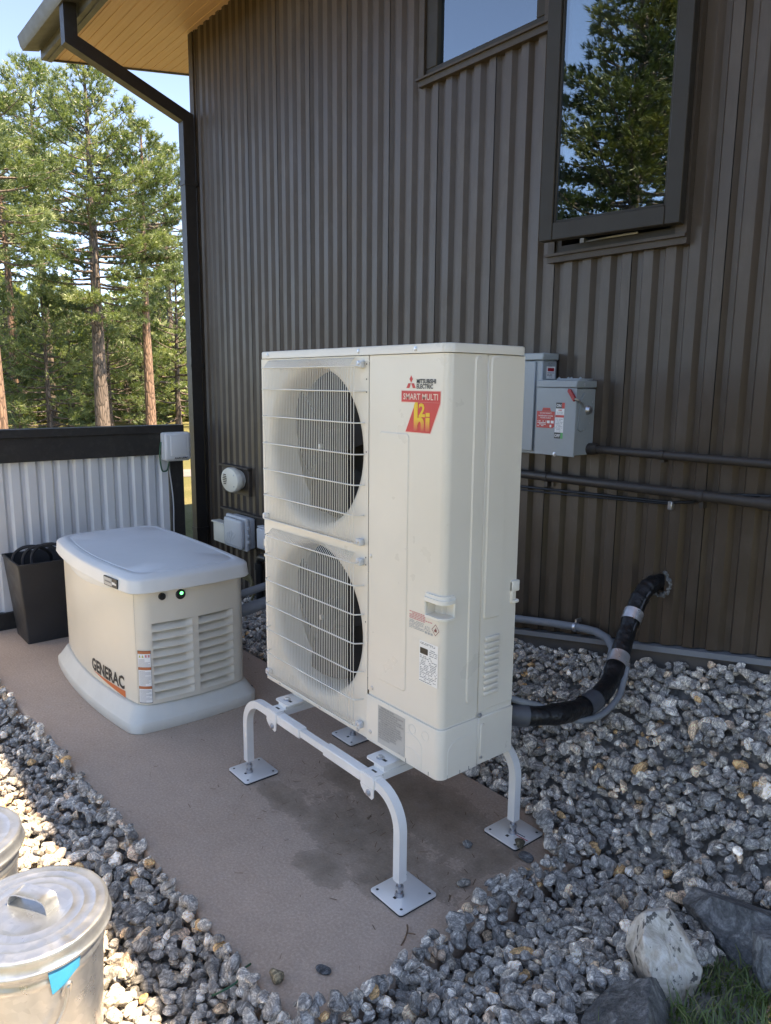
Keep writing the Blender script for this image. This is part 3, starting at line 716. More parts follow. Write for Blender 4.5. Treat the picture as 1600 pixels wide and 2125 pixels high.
fo = (x0, yf-0.0022, z0); fu = (1, 0, 0); fv = (0, 0, 1)
lb = MB(); poly(lb, fo, fu, fv, [(0.000, 0.122), (0.092, 0.122), (0.102, 0.130), (0.102, 0.197), (0.000, 0.197)]); poly(lb, fo, fu, fv, [(0.028, 0.1975), (0.080, 0.1975), (0.074, 0.213), (0.034, 0.213)], 0.0005); rs = part('warning_sticker', lb, 'red', o)
lb = MB()
for s_, x_, y_, w_, h_ in (('AC DISCONNECT', 0.018, 0.186, 0.066, 0.006), ('INDEPENDENT SYSTEM', 0.010, 0.174, 0.082, 0.006), ('POWER SOURCE', 0.022, 0.165, 0.058, 0.006)):
    t_ = text_mb(s_, Vector(fo)+Vector((x_, 0, y_)), fu, fv, w_, h_, 0.01, lift=0.001); lb.add(t_.v, t_.f)
dashes(lb, fo, fu, fv, 0.006, 0.056, 0.128, 0.156, 4, 2, lift=0.001)
for a in (0.060, 0.082): quad(lb, fo, fu, fv, a, a+0.016, 0.144, 0.156, 0.001)
quad(lb, fo, fu, fv, 0.076, 0.086, 0.126, 0.137, 0.001)
part('lettering', lb, 'white_print', rs)
lb = MB(); t_ = text_mb('WARNING', Vector(fo)+Vector((0.034, 0, 0.201)), fu, fv, 0.04, 0.007, 0.01, lift=0.001); part('lettering', t_, 'darkred', rs)
lb = MB(); quad(lb, fo, fu, fv, 0.108, 0.140, 0.212, 0.238); part('on_sticker', lb, 'ink', o); ons = bpy.data.objects[-1] if False else o.children[-1]
t_ = text_mb('ON', Vector(fo)+Vector((0.111, 0, 0.218)), fu, fv, 0.025, 0.014, 0.02, lift=0.001); part('lettering', t_, 'white_print', ons)
lb = MB(); quad(lb, fo, fu, fv, 0.1402, 0.155, 0.212, 0.238); part('on_sticker_edge', lb, 'red', o)
lb = MB(); quad(lb, fo, fu, fv, 0.107, 0.154, 0.183, 0.2118); quad(lb, fo, fu, fv, 0.105, 0.152, 0.105, 0.172); ws = part('instruction_sticker', lb, 'white_print', o)
lb = MB(); quad(lb, fo, fu, fv, 0.106, 0.153, 0.1722, 0.1828); t_ = text_mb('ABB', Vector(fo)+Vector((0.121, 0, 0.201)), fu, fv, 0.02, 0.007, 0.02, lift=0.001); lb.add(t_.v, t_.f)
part('red_print', lb, 'red', ws)
lb = MB(); dashes(lb, fo, fu, fv, 0.113, 0.149, 0.186, 0.198, 3, 4, lift=0.001); dashes(lb, fo, fu, fv, 0.109, 0.149, 0.108, 0.168, 9, 6, lift=0.001); part('fine_print', lb, 'pale_ink', ws)
lb = MB(); quad(lb, fo, fu, fv, 0.104, 0.138, 0.078, 0.1045); ofs_ = part('off_sticker', lb, 'ink', o)
t_ = text_mb('OFF', Vector(fo)+Vector((0.106, 0, 0.084)), fu, fv, 0.030, 0.014, 0.02, lift=0.001); part('lettering', t_, 'white_print', ofs_)
lb = MB(); quad(lb, fo, fu, fv, 0.1382, 0.151, 0.078, 0.1045); part('off_sticker_edge', lb, 'green_print', o)

# conduits
o = thing('conduit', 'dark brown conduit running right from the safety switch box', 'conduit', (0.4, 1.36, 1.35))
mb = MB(); mb.tube([(-0.478, 1.352, 1.350), (3.0, 1.352, 1.356)], 0.0175, 14); part('pipe', mb, 'brown_pipe', o)
mb = MB(); mb.tube([(-0.520, 1.340, 1.340), (-0.495, 1.346, 1.350), (-0.470, 1.352, 1.350), (-0.435, 1.352, 1.350)], [0.020, 0.027, 0.027, 0.022], 14); part('elbow', mb, 'brown_pipe', o)
for x in (-0.125, 0.75, 1.6):
    mb = MB(); mb.tube([(x, 1.352, 1.351), (x+0.02, 1.352, 1.351)], 0.0205, 12); mb.box(x+0.002, x+0.018, 1.350, 1.378, 1.32, 1.333); part('strap', mb, 'brown_pipe', o)
o = thing('conduit', 'thicker dark conduit running along the wall below the safety switch box', 'conduit', (0.0, 1.36, 1.2))
mb = MB(); mb.tube([(-1.9, 1.348, 1.196), (0.30, 1.348, 1.203), (0.315, 1.348, 1.204)], 0.021, 14); mb.tube([(0.316, 1.348, 1.204), (3.0, 1.348, 1.21)], 0.021, 14); part('pipe', mb, 'brown_pipe', o)
mb = MB(); mb.tube([(0.30, 1.348, 1.204), (0.37, 1.348, 1.2042)], 0.026, 14); part('coupling', mb, 'brown_pipe', o)
for x in (-0.72, 0.06, 1.0):
    mb = MB(); mb.tube([(x, 1.348, 1.1995+0.0025*(x+.8)), (x+0.022, 1.348, 1.1995+0.0025*(x+.8))], 0.0245, 12); mb.box(x+0.003, x+0.019, 1.345, 1.378, 1.152, 1.178); part('strap', mb, 'brown_pipe', o)
o = thing('wall_cable', 'thin black cable sagging under the lower conduit with a metal clip', 'cable', (0, 1.37, 1.15))
mb = MB()
cp = [(-1.6, 1.371, 1.120), (-0.87, 1.371, 1.131), (-0.60, 1.371, 1.139), (-0.33, 1.371, 1.147), (-0.07, 1.368, 1.155), (0.02, 1.368, 1.168), (0.11, 1.368, 1.199), (0.22, 1.368, 1.222), (0.40, 1.368, 1.236), (1.2, 1.368, 1.24), (3.0, 1.368, 1.23)]
mb.tube(cp, 0.006, 8); mb.tube([(p[0], p[1]-0.004, p[2]-0.011-0.006*math.sin(i)) for i, p in enumerate(cp[:5])], 0.004, 6)
part('cable', mb, 'black', o)
mb = MB(); mb.bbox(-0.078, -0.058, 1.352, 1.377, 1.125, 1.163, 0.003, 1); part('clip', mb, 'zinc', o)
o = thing('flexible_conduit', 'slack grey flexible conduit lying at the wall foot behind the line set', 'conduit', (-0.5, 1.3, 0.5))
mb = MB(); mb.tube([(-2.0, 1.33, 0.30), (-1.3, 1.345, 0.385), (-0.87, 1.345, 0.452), (-0.62, 1.345, 0.490), (-0.47, 1.345, 0.509), (-0.38, 1.34, 0.516), (-0.31, 1.33, 0.505), (-0.265, 1.31, 0.475), (-0.245, 1.27, 0.43), (-0.24, 1.22, 0.36)], 0.019, 12); part('pipe', mb, 'grey_pvc', o)
mb = MB(); mb.tube([(-0.50, 1.345, 0.505), (-0.485, 1.345, 0.507)], 0.023, 12); mb.box(-0.497, -0.488, 1.34, 1.378, 0.528, 0.545); part('strap', mb, 'zinc', o)

# insulated line set from the heat pump to the wall
def smooth_path(P, n=6):
    P = [Vector(p) for p in P]; out = []
    for i in range(len(P)-1):
        p0, p1, p2, p3 = P[max(i-1, 0)], P[i], P[i+1], P[min(i+2, len(P)-1)]
        for k_ in range(n):
            t = k_/n; out.append(0.5*((2*p1)+(p2-p0)*t+(2*p0-5*p1+4*p2-p3)*t*t+(3*p1-p0-3*p2+p3)*t**3))
    out.append(P[-1]); return out
o = thing('line_set', 'black wrapped refrigerant line bundle with silver tape bands curving into the wall', 'pipe bundle', (-0.03, 0.9, 0.45))
LS = smooth_path([(-0.20, 0.36, 0.505), (-0.06, 0.40, 0.500), (0.005, 0.52, 0.484), (0.012, 0.72, 0.462), (-0.018, 0.90, 0.478), (-0.058, 1.03, 0.540), (-0.092, 1.13, 0.618), (-0.116, 1.22, 0.700), (-0.124, 1.285, 0.762), (-0.118, 1.34, 0.795), (-0.105, 1.42, 0.800)], 7)
def lumpy(n, r, s, a): 
    rg = random.Random(s); return [r*(1+a*(rg.random()-0.5)) for _ in range(n)]
mb = MB(); mb.tube(LS, lumpy(len(LS), 0.0365, 4, 0.18), 22); bundle = part('wrapped_bundle', mb, 'wrap', o, sharp=60)
def band(i0, i1, r_, nm, mt, lab=None):
    mb = MB(); mb.tube(LS[i0:i1+1], r_, 22, cap=False); part(nm, mb, mt, o, lab, sharp=60)
band(46, 49, 0.0408, 'tape_band', 'foil'); band(34, 37, 0.0408, 'tape_band', 'foil'); band(21, 24, 0.0405, 'tape_band', 'grey_tape'); band(7, 10, 0.0405, 'tape_band', 'grey_tape')
side = [p+Vector((0.032, -0.018, 0.0)) for p in LS]
mb = MB(); mb.tube(side[22:60], 0.005, 8); part('control_wire', mb, 'grey_tape', o)
gc = smooth_path([(-0.15, 0.345, 0.585), (-0.05, 0.40, 0.556), (-0.02, 0.50, 0.515), (0.01, 0.60, 0.452), (0.036, 0.70, 0.425), (0.044, 0.80, 0.425), (0.026, 0.92, 0.450), (0.0, 0.99, 0.490), (-0.02, 1.04, 0.525)], 6)
mb = MB(); mb.tube(gc, 0.012, 12); part('grey_cable', mb, 'grey_pvc', o)
mb = MB(); mb.tube([(-0.115, 1.372, 0.80), (-0.11, 1.3735, 0.80)], 0.062, 22); mb2 = MB()
for i in range(22):
    a = -1.9+3.0*i/21; rr = random.uniform(0.050, 0.062)
    mb2.ball((-0.108+rr*math.cos(a), 1.376+random.uniform(-0.004, 0.003), 0.80+rr*math.sin(a)), random.uniform(0.005, 0.010), 2, (1, 0.6, 1.2))
part('foam_collar', mb2, 'boulder_dark', o, sharp=60)

# ------------------------------------------------------------------ fence with galvanised panels and black rails
o = thing('fence', 'galvanised corrugated fence panel with black rail, cap and post', 'fence', (-3.75, -0.8, 0))
FY0, FY1 = -3.2, 0.835
def fence_piece(y0, y1):
    mb = MB(); P = []
    k_ = 0
    pts = [(0.0, 0.0), (0.016, 0.020), (0.036, 0.020), (0.052, 0.0)]
    seam = 0.727-0.4064*12
    ys = sorted({y0, y1}|{seam+i*PITCH+a for i in range(60) for a, _ in pts if y0 < seam+i*PITCH+a < y1})
    def dep(y_):
        q = (y_-seam) % PITCH
        for (a, d), (b, e) in zip(pts, pts[1:]+[(PITCH, 0.0)]):
            if a <= q <= b: return d+(e-d)*(q-a)/(b-a) if b > a else d
        return 0
    n = len(ys)
    V = [(-3.722-dep(y_), y_, 0.10) for y_ in ys]+[(-3.722-dep(y_), y_, 1.14) for y_ in ys]+[(-3.7245-dep(y_), y_, 0.10) for y_ in ys]+[(-3.7245-dep(y_), y_, 1.14) for y_ in ys]
    mb.add(V, [(i, i+1, n+i+1, n+i) for i in range(n-1)]+[(2*n+i+1, 2*n+i, 3*n+i, 3*n+i+1) for i in range(n-1)])
    part('corrugated_panel', mb, 'galv_fence', o, sharp=25)
y = 0.727
while y > FY0:
    fence_piece(max(y-0.4064+0.002, FY0), y); y -= 0.4064
mb = MB(); mb.box(-3.745, -3.695, FY0, 0.731, -0.02, 0.112); part('bottom_rail', mb, 'fence_black', o)
mb = MB(); mb.box(-3.745, -3.690, FY0, 0.731, 1.105, 1.262); part('top_rail', mb, 'fence_black', o)
mb = MB(); mb.bbox(-3.80, -3.672, FY0, FY1+0.006, 1.2625, 1.318, 0.003, 1); part('cap', mb, 'fence_black', o)
mb = MB(); mb.bbox(-3.790, -3.693, 0.7315, FY1, -0.12, 1.2620, 0.003, 1); part('post', mb, 'fence_black', o)
mb = MB(); mb.bbox(-3.80, -3.70, -2.0, -1.9, -0.12, 0.10, 0.003, 1); part('post', mb, 'fence_black', o)

o = thing('irrigation_controller', 'pale grey irrigation controller on the fence post with a green wire loop', 'controller', (-3.68, 0.76, 1.15))
mb = MB(); mb.bbox(-3.688, -3.640, 0.660, 0.862, 1.064, 1.268, 0.014, 3); part('case', mb, 'pale_box', o)
mb = MB(); mb.bbox(-3.652, -3.612, 0.662, 0.866, 1.060, 1.272, 0.026, 4); cv = part('cover', mb, 'pale_box', o)
mb = MB(); mb.bbox(-3.622, -3.6085, 0.705, 0.835, 1.095, 1.255, 0.008, 3); part('raised_panel', mb, 'pale_box', cv)
part('lettering', text_mb('RAIN BIRD', (-3.6118, 0.735, 1.076), (0, 1, 0), (0, 0, 1), 0.105, 0.013, 0.03, 0.35, lift=0.0012), 'ink', cv)
mb = MB(); mb.tube(smooth_path([(-3.66, 0.655, 1.20), (-3.665, 0.645, 1.10), (-3.665, 0.655, 1.0), (-3.665, 0.678, 0.985), (-3.665, 0.70, 1.0), (-3.662, 0.715, 1.07)], 6), 0.006, 6); part('green_wire_loop', mb, 'green_wire', o)
mb = MB(); mb.tube(smooth_path([(-3.66, 0.70, 1.07), (-3.682, 0.725, 0.95), (-3.684, 0.742, 0.75), (-3.684, 0.738, 0.5), (-3.684, 0.745, 0.1)], 6), 0.0045, 6); part('wire', mb, 'pale_plastic', o)

# ------------------------------------------------------------------ tapered planter with hose
o = thing('planter', 'black tapered square planter standing between fence and generator', 'planter', (-3.45, -0.24, 0))
def sq(cx, cy, h, z, r=0.012): return [(x, y_, z) for x, y_ in rrect(cx-h, cx+h, cy-h, cy+h, r, 3)]
mb = MB(); bc, tcn = (-3.448, -0.265), (-3.452, -0.245)
def lerp(a, b, t): return a+(b-a)*t
def pring(t, d=0, z=None): return sq(lerp(bc[0], tcn[0], t), lerp(bc[1], tcn[1], t), lerp(0.140, 0.200, t)-d, 0.525*t if z is None else z)
mb.loft([pring(0), pring(0.97), pring(0.972, -0.004), pring(1.0, -0.004), pring(1.0, 0.008), pring(0.4, 0.012)], True, True)
part('pot', mb, 'planter', o)
mb = MB()
solo_h = MB()
for k_ in range(3):
    c_ = Vector((-3.47+0.02*k_, -0.31+0.045*k_, 0.485)); 
    solo_h.tube([c_+Vector((0.06*math.sin(k_)+0.03*math.sin(2*t), 0.115*math.cos(t), 0.105*math.sin(t)+0.01*k_)) for t in np.linspace(0, 2*PI, 30)], 0.011, 8)
solo('garden_hose', solo_h, 'rubber', 'black hose coiled loosely inside the black planter', 'hose')
# ------------------------------------------------------------------ heat pump outdoor unit
HZ = 0.412
o = hp = thing('heat_pump', 'tall cream two fan heat pump raised on a pale metal stand', 'heat pump', (-0.52, 0.165, HZ))
def Z_(z): return z+HZ
# front panel with two bell mouth openings
def ringpanel(mb, x0, x1, z0, z1, cx, cz, r, y=0.0):
    ang = sorted(list(np.linspace(-PI, PI, 73)[:-1])+[math.atan2(zz-cz, xx-cx) for xx in (x0, x1) for zz in (z0, z1)])
    outer = []
    for a in ang:
        c_, s_ = math.cos(a), math.sin(a)
        t = min([((x1 if c_ > 0 else x0)-cx)/c_ if abs(c_) > 1e-9 else 1e9, ((z1 if s_ > 0 else z0)-cz)/s_ if abs(s_) > 1e-9 else 1e9])
        outer.append((cx+c_*t, y, cz+s_*t))
    rings = [outer]
    for rr, yy in ((r+0.032, 0.0), (r+0.026, 0.0008), (r+0.018, 0.004), (r+0.010, 0.010), (r+0.004, 0.019), (r+0.001, 0.032), (r, 0.06), (r-0.004, 0.11)):
        rings.append([(cx+rr*math.cos(a), y+yy, cz+rr*math.sin(a)) for a in ang])
    mb.loft(rings, False, False)
FANS = [(-0.693, Z_(0.995)), (-0.693, Z_(0.352))]; FR = 0.277
mb = MB(); x0, x1 = -1.050, -0.3665
ringpanel(mb, x0, x1, Z_(0.674), Z_(1.3095), FANS[0][0], FANS[0][1], FR); ringpanel(mb, x0, x1, Z_(0.0), Z_(0.674), FANS[1][0], FANS[1][1], FR)
part('fan_panel', mb, 'cream', o, sharp=30)
mb = MB()
mb.box(-1.050, -1.038, 0.0005, 0.318, Z_(0), Z_(1.3095)); mb.box(-1.038, -0.366, 0.30, 0.318, Z_(0), Z_(1.3095)); mb.box(-1.038, -0.366, 0.001, 0.2995, Z_(0), Z_(0.012))
part('cabinet', mb, 'cream', o)
mb = MB(); mb.box(-1.037, -0.380, 0.235, 0.242, Z_(0.013), Z_(1.30))
part('coil', mb, paint('coil_grey', (0.022, 0.022, 0.022), 0.7), o)
for cx, cz in FANS:
    mb = MB()
    for b_ in range(3):
        a0 = b_*2*PI/3+0.5
        rings = []
        for rr in (0.055, 0.11, 0.17, 0.225, 0.25):
            row = []
            for q in range(7):
                a = a0+(q/6-0.5)*1.45+0.35*(rr/0.25)
                row.append((cx+rr*math.cos(a), 0.085+0.075*(q/6-0.5), cz+rr*math.sin(a)))
            rings.append(row)
        V = [p for rw in rings for p in rw]; mb.add(V, [(i*7+k_, i*7+k_+1, (i+1)*7+k_+1, (i+1)*7+k_) for i in range(4) for k_ in range(6)])
    T = Matrix.Translation((cx, 0.12, cz)) @ Matrix.Rotation(PI/2, 4, 'X')
    mb.lathe([(0, 0.085), (0.045, 0.08), (0.058, 0.065), (0.06, -0.01)], 28, T)
    part('fan', mb, M['fan'], o, sharp=30)
    mb = MB(); mb.lathe([(0, 0.012), (0.009, 0.011), (0.011, 0)], 12, Matrix.Translation((cx+0.005, 0.0345, cz)) @ Matrix.Rotation(PI/2, 4, 'X')); part('fan_nut', mb, 'zinc', o)
# wire guards
for zt, zb, hz in ((1.304, 0.684, (1.276, 1.196, 1.094, 0.991, 0.889, 0.787, 0.692)), (0.650, 0.030, (0.624, 0.546, 0.444, 0.341, 0.238, 0.137, 0.040))):
    mb = MB()
    xs_ = list(np.arange(-0.982, -0.440, 0.0108))+[-0.424, -0.408]
    for x in xs_:
        last = x > -0.43
        top = [(x, -0.002, Z_(zt)), (x, -0.010, Z_(zt-0.004)), (x, -0.026, Z_(zt-0.026))] if not last else [(x, -0.028, Z_(zt-0.030))]
        mb.tube(top+[(x, -0.030, Z_(zt-0.04)), (x, -0.030, Z_(zb+0.022)), (x, -0.024, Z_(zb+0.006)), (x, -0.002, Z_(zb+0.003))], 0.0015, 4, cap=False)
    part('guard_wires', mb, 'wire', o, kind='stuff', sharp=80)
    for z in hz:
        mb = MB(); mb.tube([(-1.018, -0.001, Z_(z)), (-1.008, -0.022, Z_(z)), (-0.992, -0.0325, Z_(z)), (-0.414, -0.033, Z_(z)), (-0.402, -0.028, Z_(z)), (-0.386, -0.001, Z_(z))], 0.0024, 6)
        part('guard_bar', mb, 'wire', o, sharp=80)
    for x, z in ((-0.396, zt-0.022), (-0.396, zb+0.012), (-1.016, zb+0.012)):
        mb = MB(); mb.bbox(x-0.016, x+0.010, -0.020, -0.0005, Z_(z-0.012), Z_(z+0.012), 0.003, 1); bk = part('guard_bracket', mb, 'pale_box', o)
        mb = MB(); screw(mb, (x, -0.020, Z_(z+0.004)), (0, -1, 0), 0.006); part('screw', mb, 'zinc', bk)
# service panel wrapping the right corner, with a pocket for the handle
def corner_outline(xa, yb, r, back=0.12, g=0.0):
    P = [(xa, -g)]
    for i in range(9):
        a = R(-90+90*i/8); P.append((g-r+r*math.cos(a), -g+r+r*math.sin(a)))
    P += [(g, yb), (g-0.05, yb), (g-0.05, back), (xa, back)]
    return P
full = corner_outline(-0.3635, 0.160, 0.024)
notch = [(-0.3635, 0), (-0.070, 0), (-0.070, 0.034), (-0.040, 0.034), (-0.030, 0.044), (0, 0.044), (0, 0.160), (-0.05, 0.160), (-0.05, 0.12), (-0.3635, 0.12)]
mb = MB(); mb.prism(full, 0.526-0.1815, 'z', Z_(0.1815)); mb.prism(notch, 0.569-0.526, 'z', Z_(0.526)); mb.prism(full, 1.3095-0.569, 'z', Z_(0.569))
part('service_panel', mb, 'cream', o, sharp=30)
# pressed relief on the service panel
mb = MB(); P = rrect(-0.312, -0.165, Z_(0.238), Z_(1.072), 0.012, 3); Q = rrect(-0.309, -0.168, Z_(0.241), Z_(1.069), 0.011, 3)
mb.loft([[(x, -0.0002, z) for x, z in P], [(x, -0.0026, z) for x, z in Q]], False, True); part('pressed_relief', mb, 'cream', o, sharp=20)
# handle grip round the corner
mb = MB()
def grip(z0, z1, out, r=0.028, xa=-0.072, yb=0.042):
    P = [(xa, 0.0)]+[(xa, -out)]
    for i in range(9):
        a = R(-90+90*i/8); P.append((out-r+r*math.cos(a), -out+r+r*math.sin(a)))
    P += [(out, yb), (0.0, yb)]
    for i in range(5):
        a = R(0-90*i/4); P.append((-0.024+0.024*math.cos(a), 0.024+0.024*math.sin(a)))
    mb.prism(P, z1-z0, 'z', z0)
grip(Z_(0.569), Z_(0.582), 0.010); grip(Z_(0.5822), Z_(0.594), 0.0065); grip(Z_(0.518), Z_(0.5258), 0.0085)
mb.bbox(-0.076, -0.070, -0.0085, 0.002, Z_(0.520), Z_(0.590), 0.003, 1); mb.bbox(-0.002, 0.0085, 0.040, 0.047, Z_(0.520), Z_(0.590), 0.003, 1)
part('handle', mb, 'cream_plastic', o, sharp=40)
mb = MB(); mb.bbox(-0.004, 0.009, 0.300, 0.3355, Z_(0.560), Z_(0.597), 0.004, 2); mb.bbox(-0.004, 0.009, 0.306, 0.3355, Z_(0.520), Z_(0.532), 0.004, 2); mb.bbox(-0.004, 0.0075, 0.300, 0.308, Z_(0.522), Z_(0.595), 0.003, 1)
part('side_handle', mb, 'cream_plastic', o)
mb = MB(); mb.bbox(-1.062, -1.0505, 0.0, 0.03, Z_(0.562), Z_(0.595), 0.004, 2); mb.bbox(-1.062, -1.0505, 0.0, 0.03, Z_(0.520), Z_(0.533), 0.004, 2); part('side_handle', mb, 'cream_plastic', o)
# rear side panel, lower pipe covers, top
mb = MB(); mb.bbox(-0.05, 0.0, 0.1635, 0.330, Z_(0.1815), Z_(1.3095), 0.0025, 1); mb.box(-0.3640, -0.0505, 0.30, 0.329, Z_(0.0), Z_(1.309)); part('side_panel', mb, 'cream', o)
mb = MB()
low = corner_outline(-0.3625, 0.1600, 0.024, g=0.0); lowo = corner_outline(-0.3625, 0.1600, 0.027, g=0.005)
lowo = [(x, max(y_, -0.0055) if False else y_) for x, y_ in lowo]
mb.loft([[(x, y_, Z_(0)) for x, y_ in lowo], [(x, y_, Z_(0.158)) for x, y_ in lowo], [(x, y_, Z_(0.165)) for x, y_ in corner_outline(-0.3625, 0.16, 0.026, g=0.003)], [(x, y_, Z_(0.1655)) for x, y_ in corner_outline(-0.3625, 0.16, 0.022, g=-0.004)], [(x, y_, Z_(0.1812)) for x, y_ in corner_outline(-0.3625, 0.16, 0.022, g=-0.004)]])
pc = part('pipe_cover', mb, 'cream', o, sharp=30)
mb = MB(); mb.bbox(-0.05, 0.005, 0.1632, 0.330, Z_(0), Z_(0.163), 0.003, 1); mb.box(-0.05, -0.003, 0.1640, 0.329, Z_(0.1632), Z_(0.1812)); part('rear_cover', mb, 'cream', o)
mb = MB()
def arch(pts): mb.tube(pts, 0.0009, 4)
arch([(-0.128+0.05*math.cos(t), -0.0052, Z_(0.075)+0.035*math.sin(t)) for t in np.linspace(0, PI, 12)]+[(-0.178, -0.0052, Z_(0.005))]); arch([(-0.078, -0.0052, Z_(0.075)), (-0.078, -0.0052, Z_(0.003))])
arch([(-0.128+0.045*math.cos(t), -0.0052, Z_(0.030)+0.030*math.sin(t)) for t in np.linspace(0.2, PI-0.2, 10)])
for cx in (-0.125, -0.062): arch([(cx+0.016*math.cos(t), -0.0052, Z_(0.128)+0.016*math.sin(t)) for t in np.linspace(0, 2*PI, 16)])
arch([(0.0052, 0.030, Z_(0.003)), (0.0052, 0.030, Z_(0.085))]+[(0.0052, 0.080-0.05*math.cos(t), Z_(0.085)+0.035*math.sin(t)) for t in np.linspace(0, PI/2, 8)]+[(0.0052, 0.118, Z_(0.122))])
part('knockout', mb, 'cream_plastic', pc)
mb = MB()
for x in (-0.155, -0.045, ): mb.box(x-0.0008, x+0.0008, -0.0056, -0.0045, Z_(0.0), Z_(0.014))
for y_ in (0.030, 0.085, 0.125): mb.box(0.0045, 0.0056, y_-0.0008, y_+0.0008, Z_(0), Z_(0.012))
part('slit', mb, 'ink', pc)
mb = MB(); mb.bbox(0.004, 0.0075, 0.174, 0.192, Z_(0.02), Z_(0.14), 0.0015, 1); part('rib', mb, 'cream', o)
for y0, y1, z0, z1 in ((0.106, 0.138, 0.225, 1.304), (0.175, 0.258, 0.488, 1.306)):
    mb = MB(); P = rrect(y0, y1, Z_(z0), Z_(z1), 0.014, 4); Q = rrect(y0+0.004, y1-0.004, Z_(z0+0.004), Z_(z1-0.004), 0.011, 4)
    mb.loft([[(0.0002, a, b) for a, b in P], [(0.0042, a, b) for a, b in Q]], False, True); part('rib', mb, 'cream', o, sharp=20)
for i in range(10):
    z = 0.232+i*0.0205
    mb = MB(); mb.bbox(-0.002, 0.0085, 0.184, 0.252, Z_(z), Z_(z+0.0145), 0.005, 2); part('louver', mb, 'cream', o)
mb = MB()
P = rrect(-1.056, 0.0055, -0.0065, 0.336, 0.030, 6); Q = rrect(-1.0505, 0.000, -0.001, 0.3305, 0.026, 6)
mb.loft([[(x, y_, Z_(1.3115)) for x, y_ in P], [(x, y_, Z_(1.333)) for x, y_ in P], [(x, y_, Z_(1.3365)) for x, y_ in rrect(-1.0545, 0.004, -0.005, 0.3345, 0.029, 6)], [(x, y_, Z_(1.338)) for x, y_ in Q]])
top = part('top_cover', mb, 'cream', o, sharp=30)
mb = MB()
for x in (-0.99, -0.415, -0.135): screw(mb, (x, -0.0068, Z_(1.324)), (0, -1, 0), 0.006)
part('screw', mb, 'zinc', top)
mb = MB()
for x, z in ((-0.352, 0.655), (-0.34, 0.195), (-0.343, 0.035), (-0.42, 0.012), (-0.66, 0.012), (-0.95, 0.012)): screw(mb, (x, -0.0055 if x > -0.36 and z < 0.17 else -0.0006, Z_(z)), (0, -1, 0), 0.006)
for y_, z in ((0.171, 0.172), (0.180, 0.026)): screw(mb, (0.0055, y_, Z_(z)), (1, 0, 0), 0.006)
part('screw', mb, 'zinc', o)
mb = MB()
for x, z in ((-0.378, 1.283), (-0.378, 1.235), (-0.378, 1.194), (-0.378, 1.0), (-0.378, 0.645), (-0.378, 0.62), (-0.378, 0.42)):
    mb.lathe([(0, 0.0008), (0.0028, 0.0008)], 8, Matrix.Translation((x, 0, Z_(z))) @ Matrix.Rotation(PI/2, 4, 'X'))
part('pin_hole', mb, 'ink', o)
# ---- printed stickers on the front
fo = Vector((0, -0.0003, HZ)); fu = (1, 0, 0); fv = (0, 0, 1)
def txt(s_, x, z, w_, h_, bold=0.0, shear=0.0, lift=0.0008, oo=None, **kw): return text_mb(s_, (oo or fo)+Vector((x, 0, z)), fu, fv, w_, h_, bold, shear, lift=lift, **kw)
lb = MB(); quad(lb, fo, fu, fv, -0.203, -0.030, 1.1680, 1.2005); poly(lb, fo, fu, fv, [(-0.182, 1.078), (-0.071, 1.078), (-0.030, 1.1676), (-0.138, 1.1676)])
lg = part('brand_sticker', lb, 'red', o)
lb = MB(); b_ = 0.0022
for P in ([(-0.203-b_, 1.168-b_), (-0.030+b_, 1.168-b_), (-0.030+b_, 1.2005+b_), (-0.203-b_, 1.2005+b_)], [(-0.182-b_*1.8, 1.078-b_), (-0.071+b_, 1.078-b_), (-0.030+b_*1.6, 1.1655), (-0.138-b_*1.5, 1.1655)]): poly(lb, fo, fu, fv, P, 0.0001)
part('border', lb, paint('pink_border', (0.80, 0.52, 0.46), 0.4), lg)
lb = MB(); cx, cz, a, h = -0.1595, 1.2245, 0.0078, 0.0225
poly(lb, fo, fu, fv, [(cx, cz), (cx+a, cz+h/2), (cx, cz+h), (cx-a, cz+h/2)])
for s_ in (-1, 1):
    d = Vector((s_*math.sin(R(60)), -0.5)); 
    poly(lb, fo, fu, fv, [(cx+s_*0.0008, cz-0.001), (cx+s_*0.0130, cz-0.001), (cx+s_*0.0215, cz-0.0155), (cx+s_*0.0075, cz-0.0155)], 0.0004)
part('diamond_emblem', lb, 'red', o)
lb = txt('MITSUBISHI', -0.134, 1.2235, 0.084, 0.0130, 0.03); t2 = txt('ELECTRIC', -0.134, 1.2085, 0.072, 0.0130, 0.03); lb.add(t2.v, t2.f); part('lettering', lb, 'ink', lg)
part('lettering', txt('SMART MULTI', -0.194, 1.1755, 0.154, 0.0185, 0.012, lift=0.001), paint('pale_pink_print', (0.85, 0.62, 0.52), 0.4), lg)
def grad_mat():
    m, t, b = new_mat('yellow_fade'); sx_ = N(t, 'ShaderNodeSeparateXYZ'); L(t, coords(t), sx_.inputs[0])
    mr = N(t, 'ShaderNodeMapRange'); mr.inputs['From Min'].default_value = 1.082; mr.inputs['From Max'].default_value = 1.118; L(t, sx_.outputs[2], mr.inputs[0])
    L(t, ramp(t, mr.outputs[0], [(0.0, (0.62, 0.06, 0.05)), (0.5, (0.75, 0.26, 0.05)), (1.0, (0.80, 0.50, 0.02))]), b.inputs['Base Color']); b.inputs['Roughness'].default_value = 0.4; return m
lb = MB()
poly(lb, fo, fu, fv, [(-0.144, 1.082), (-0.127, 1.082), (-0.127, 1.1672), (-0.1400, 1.1672), (-0.144, 1.158)], 0.0012)
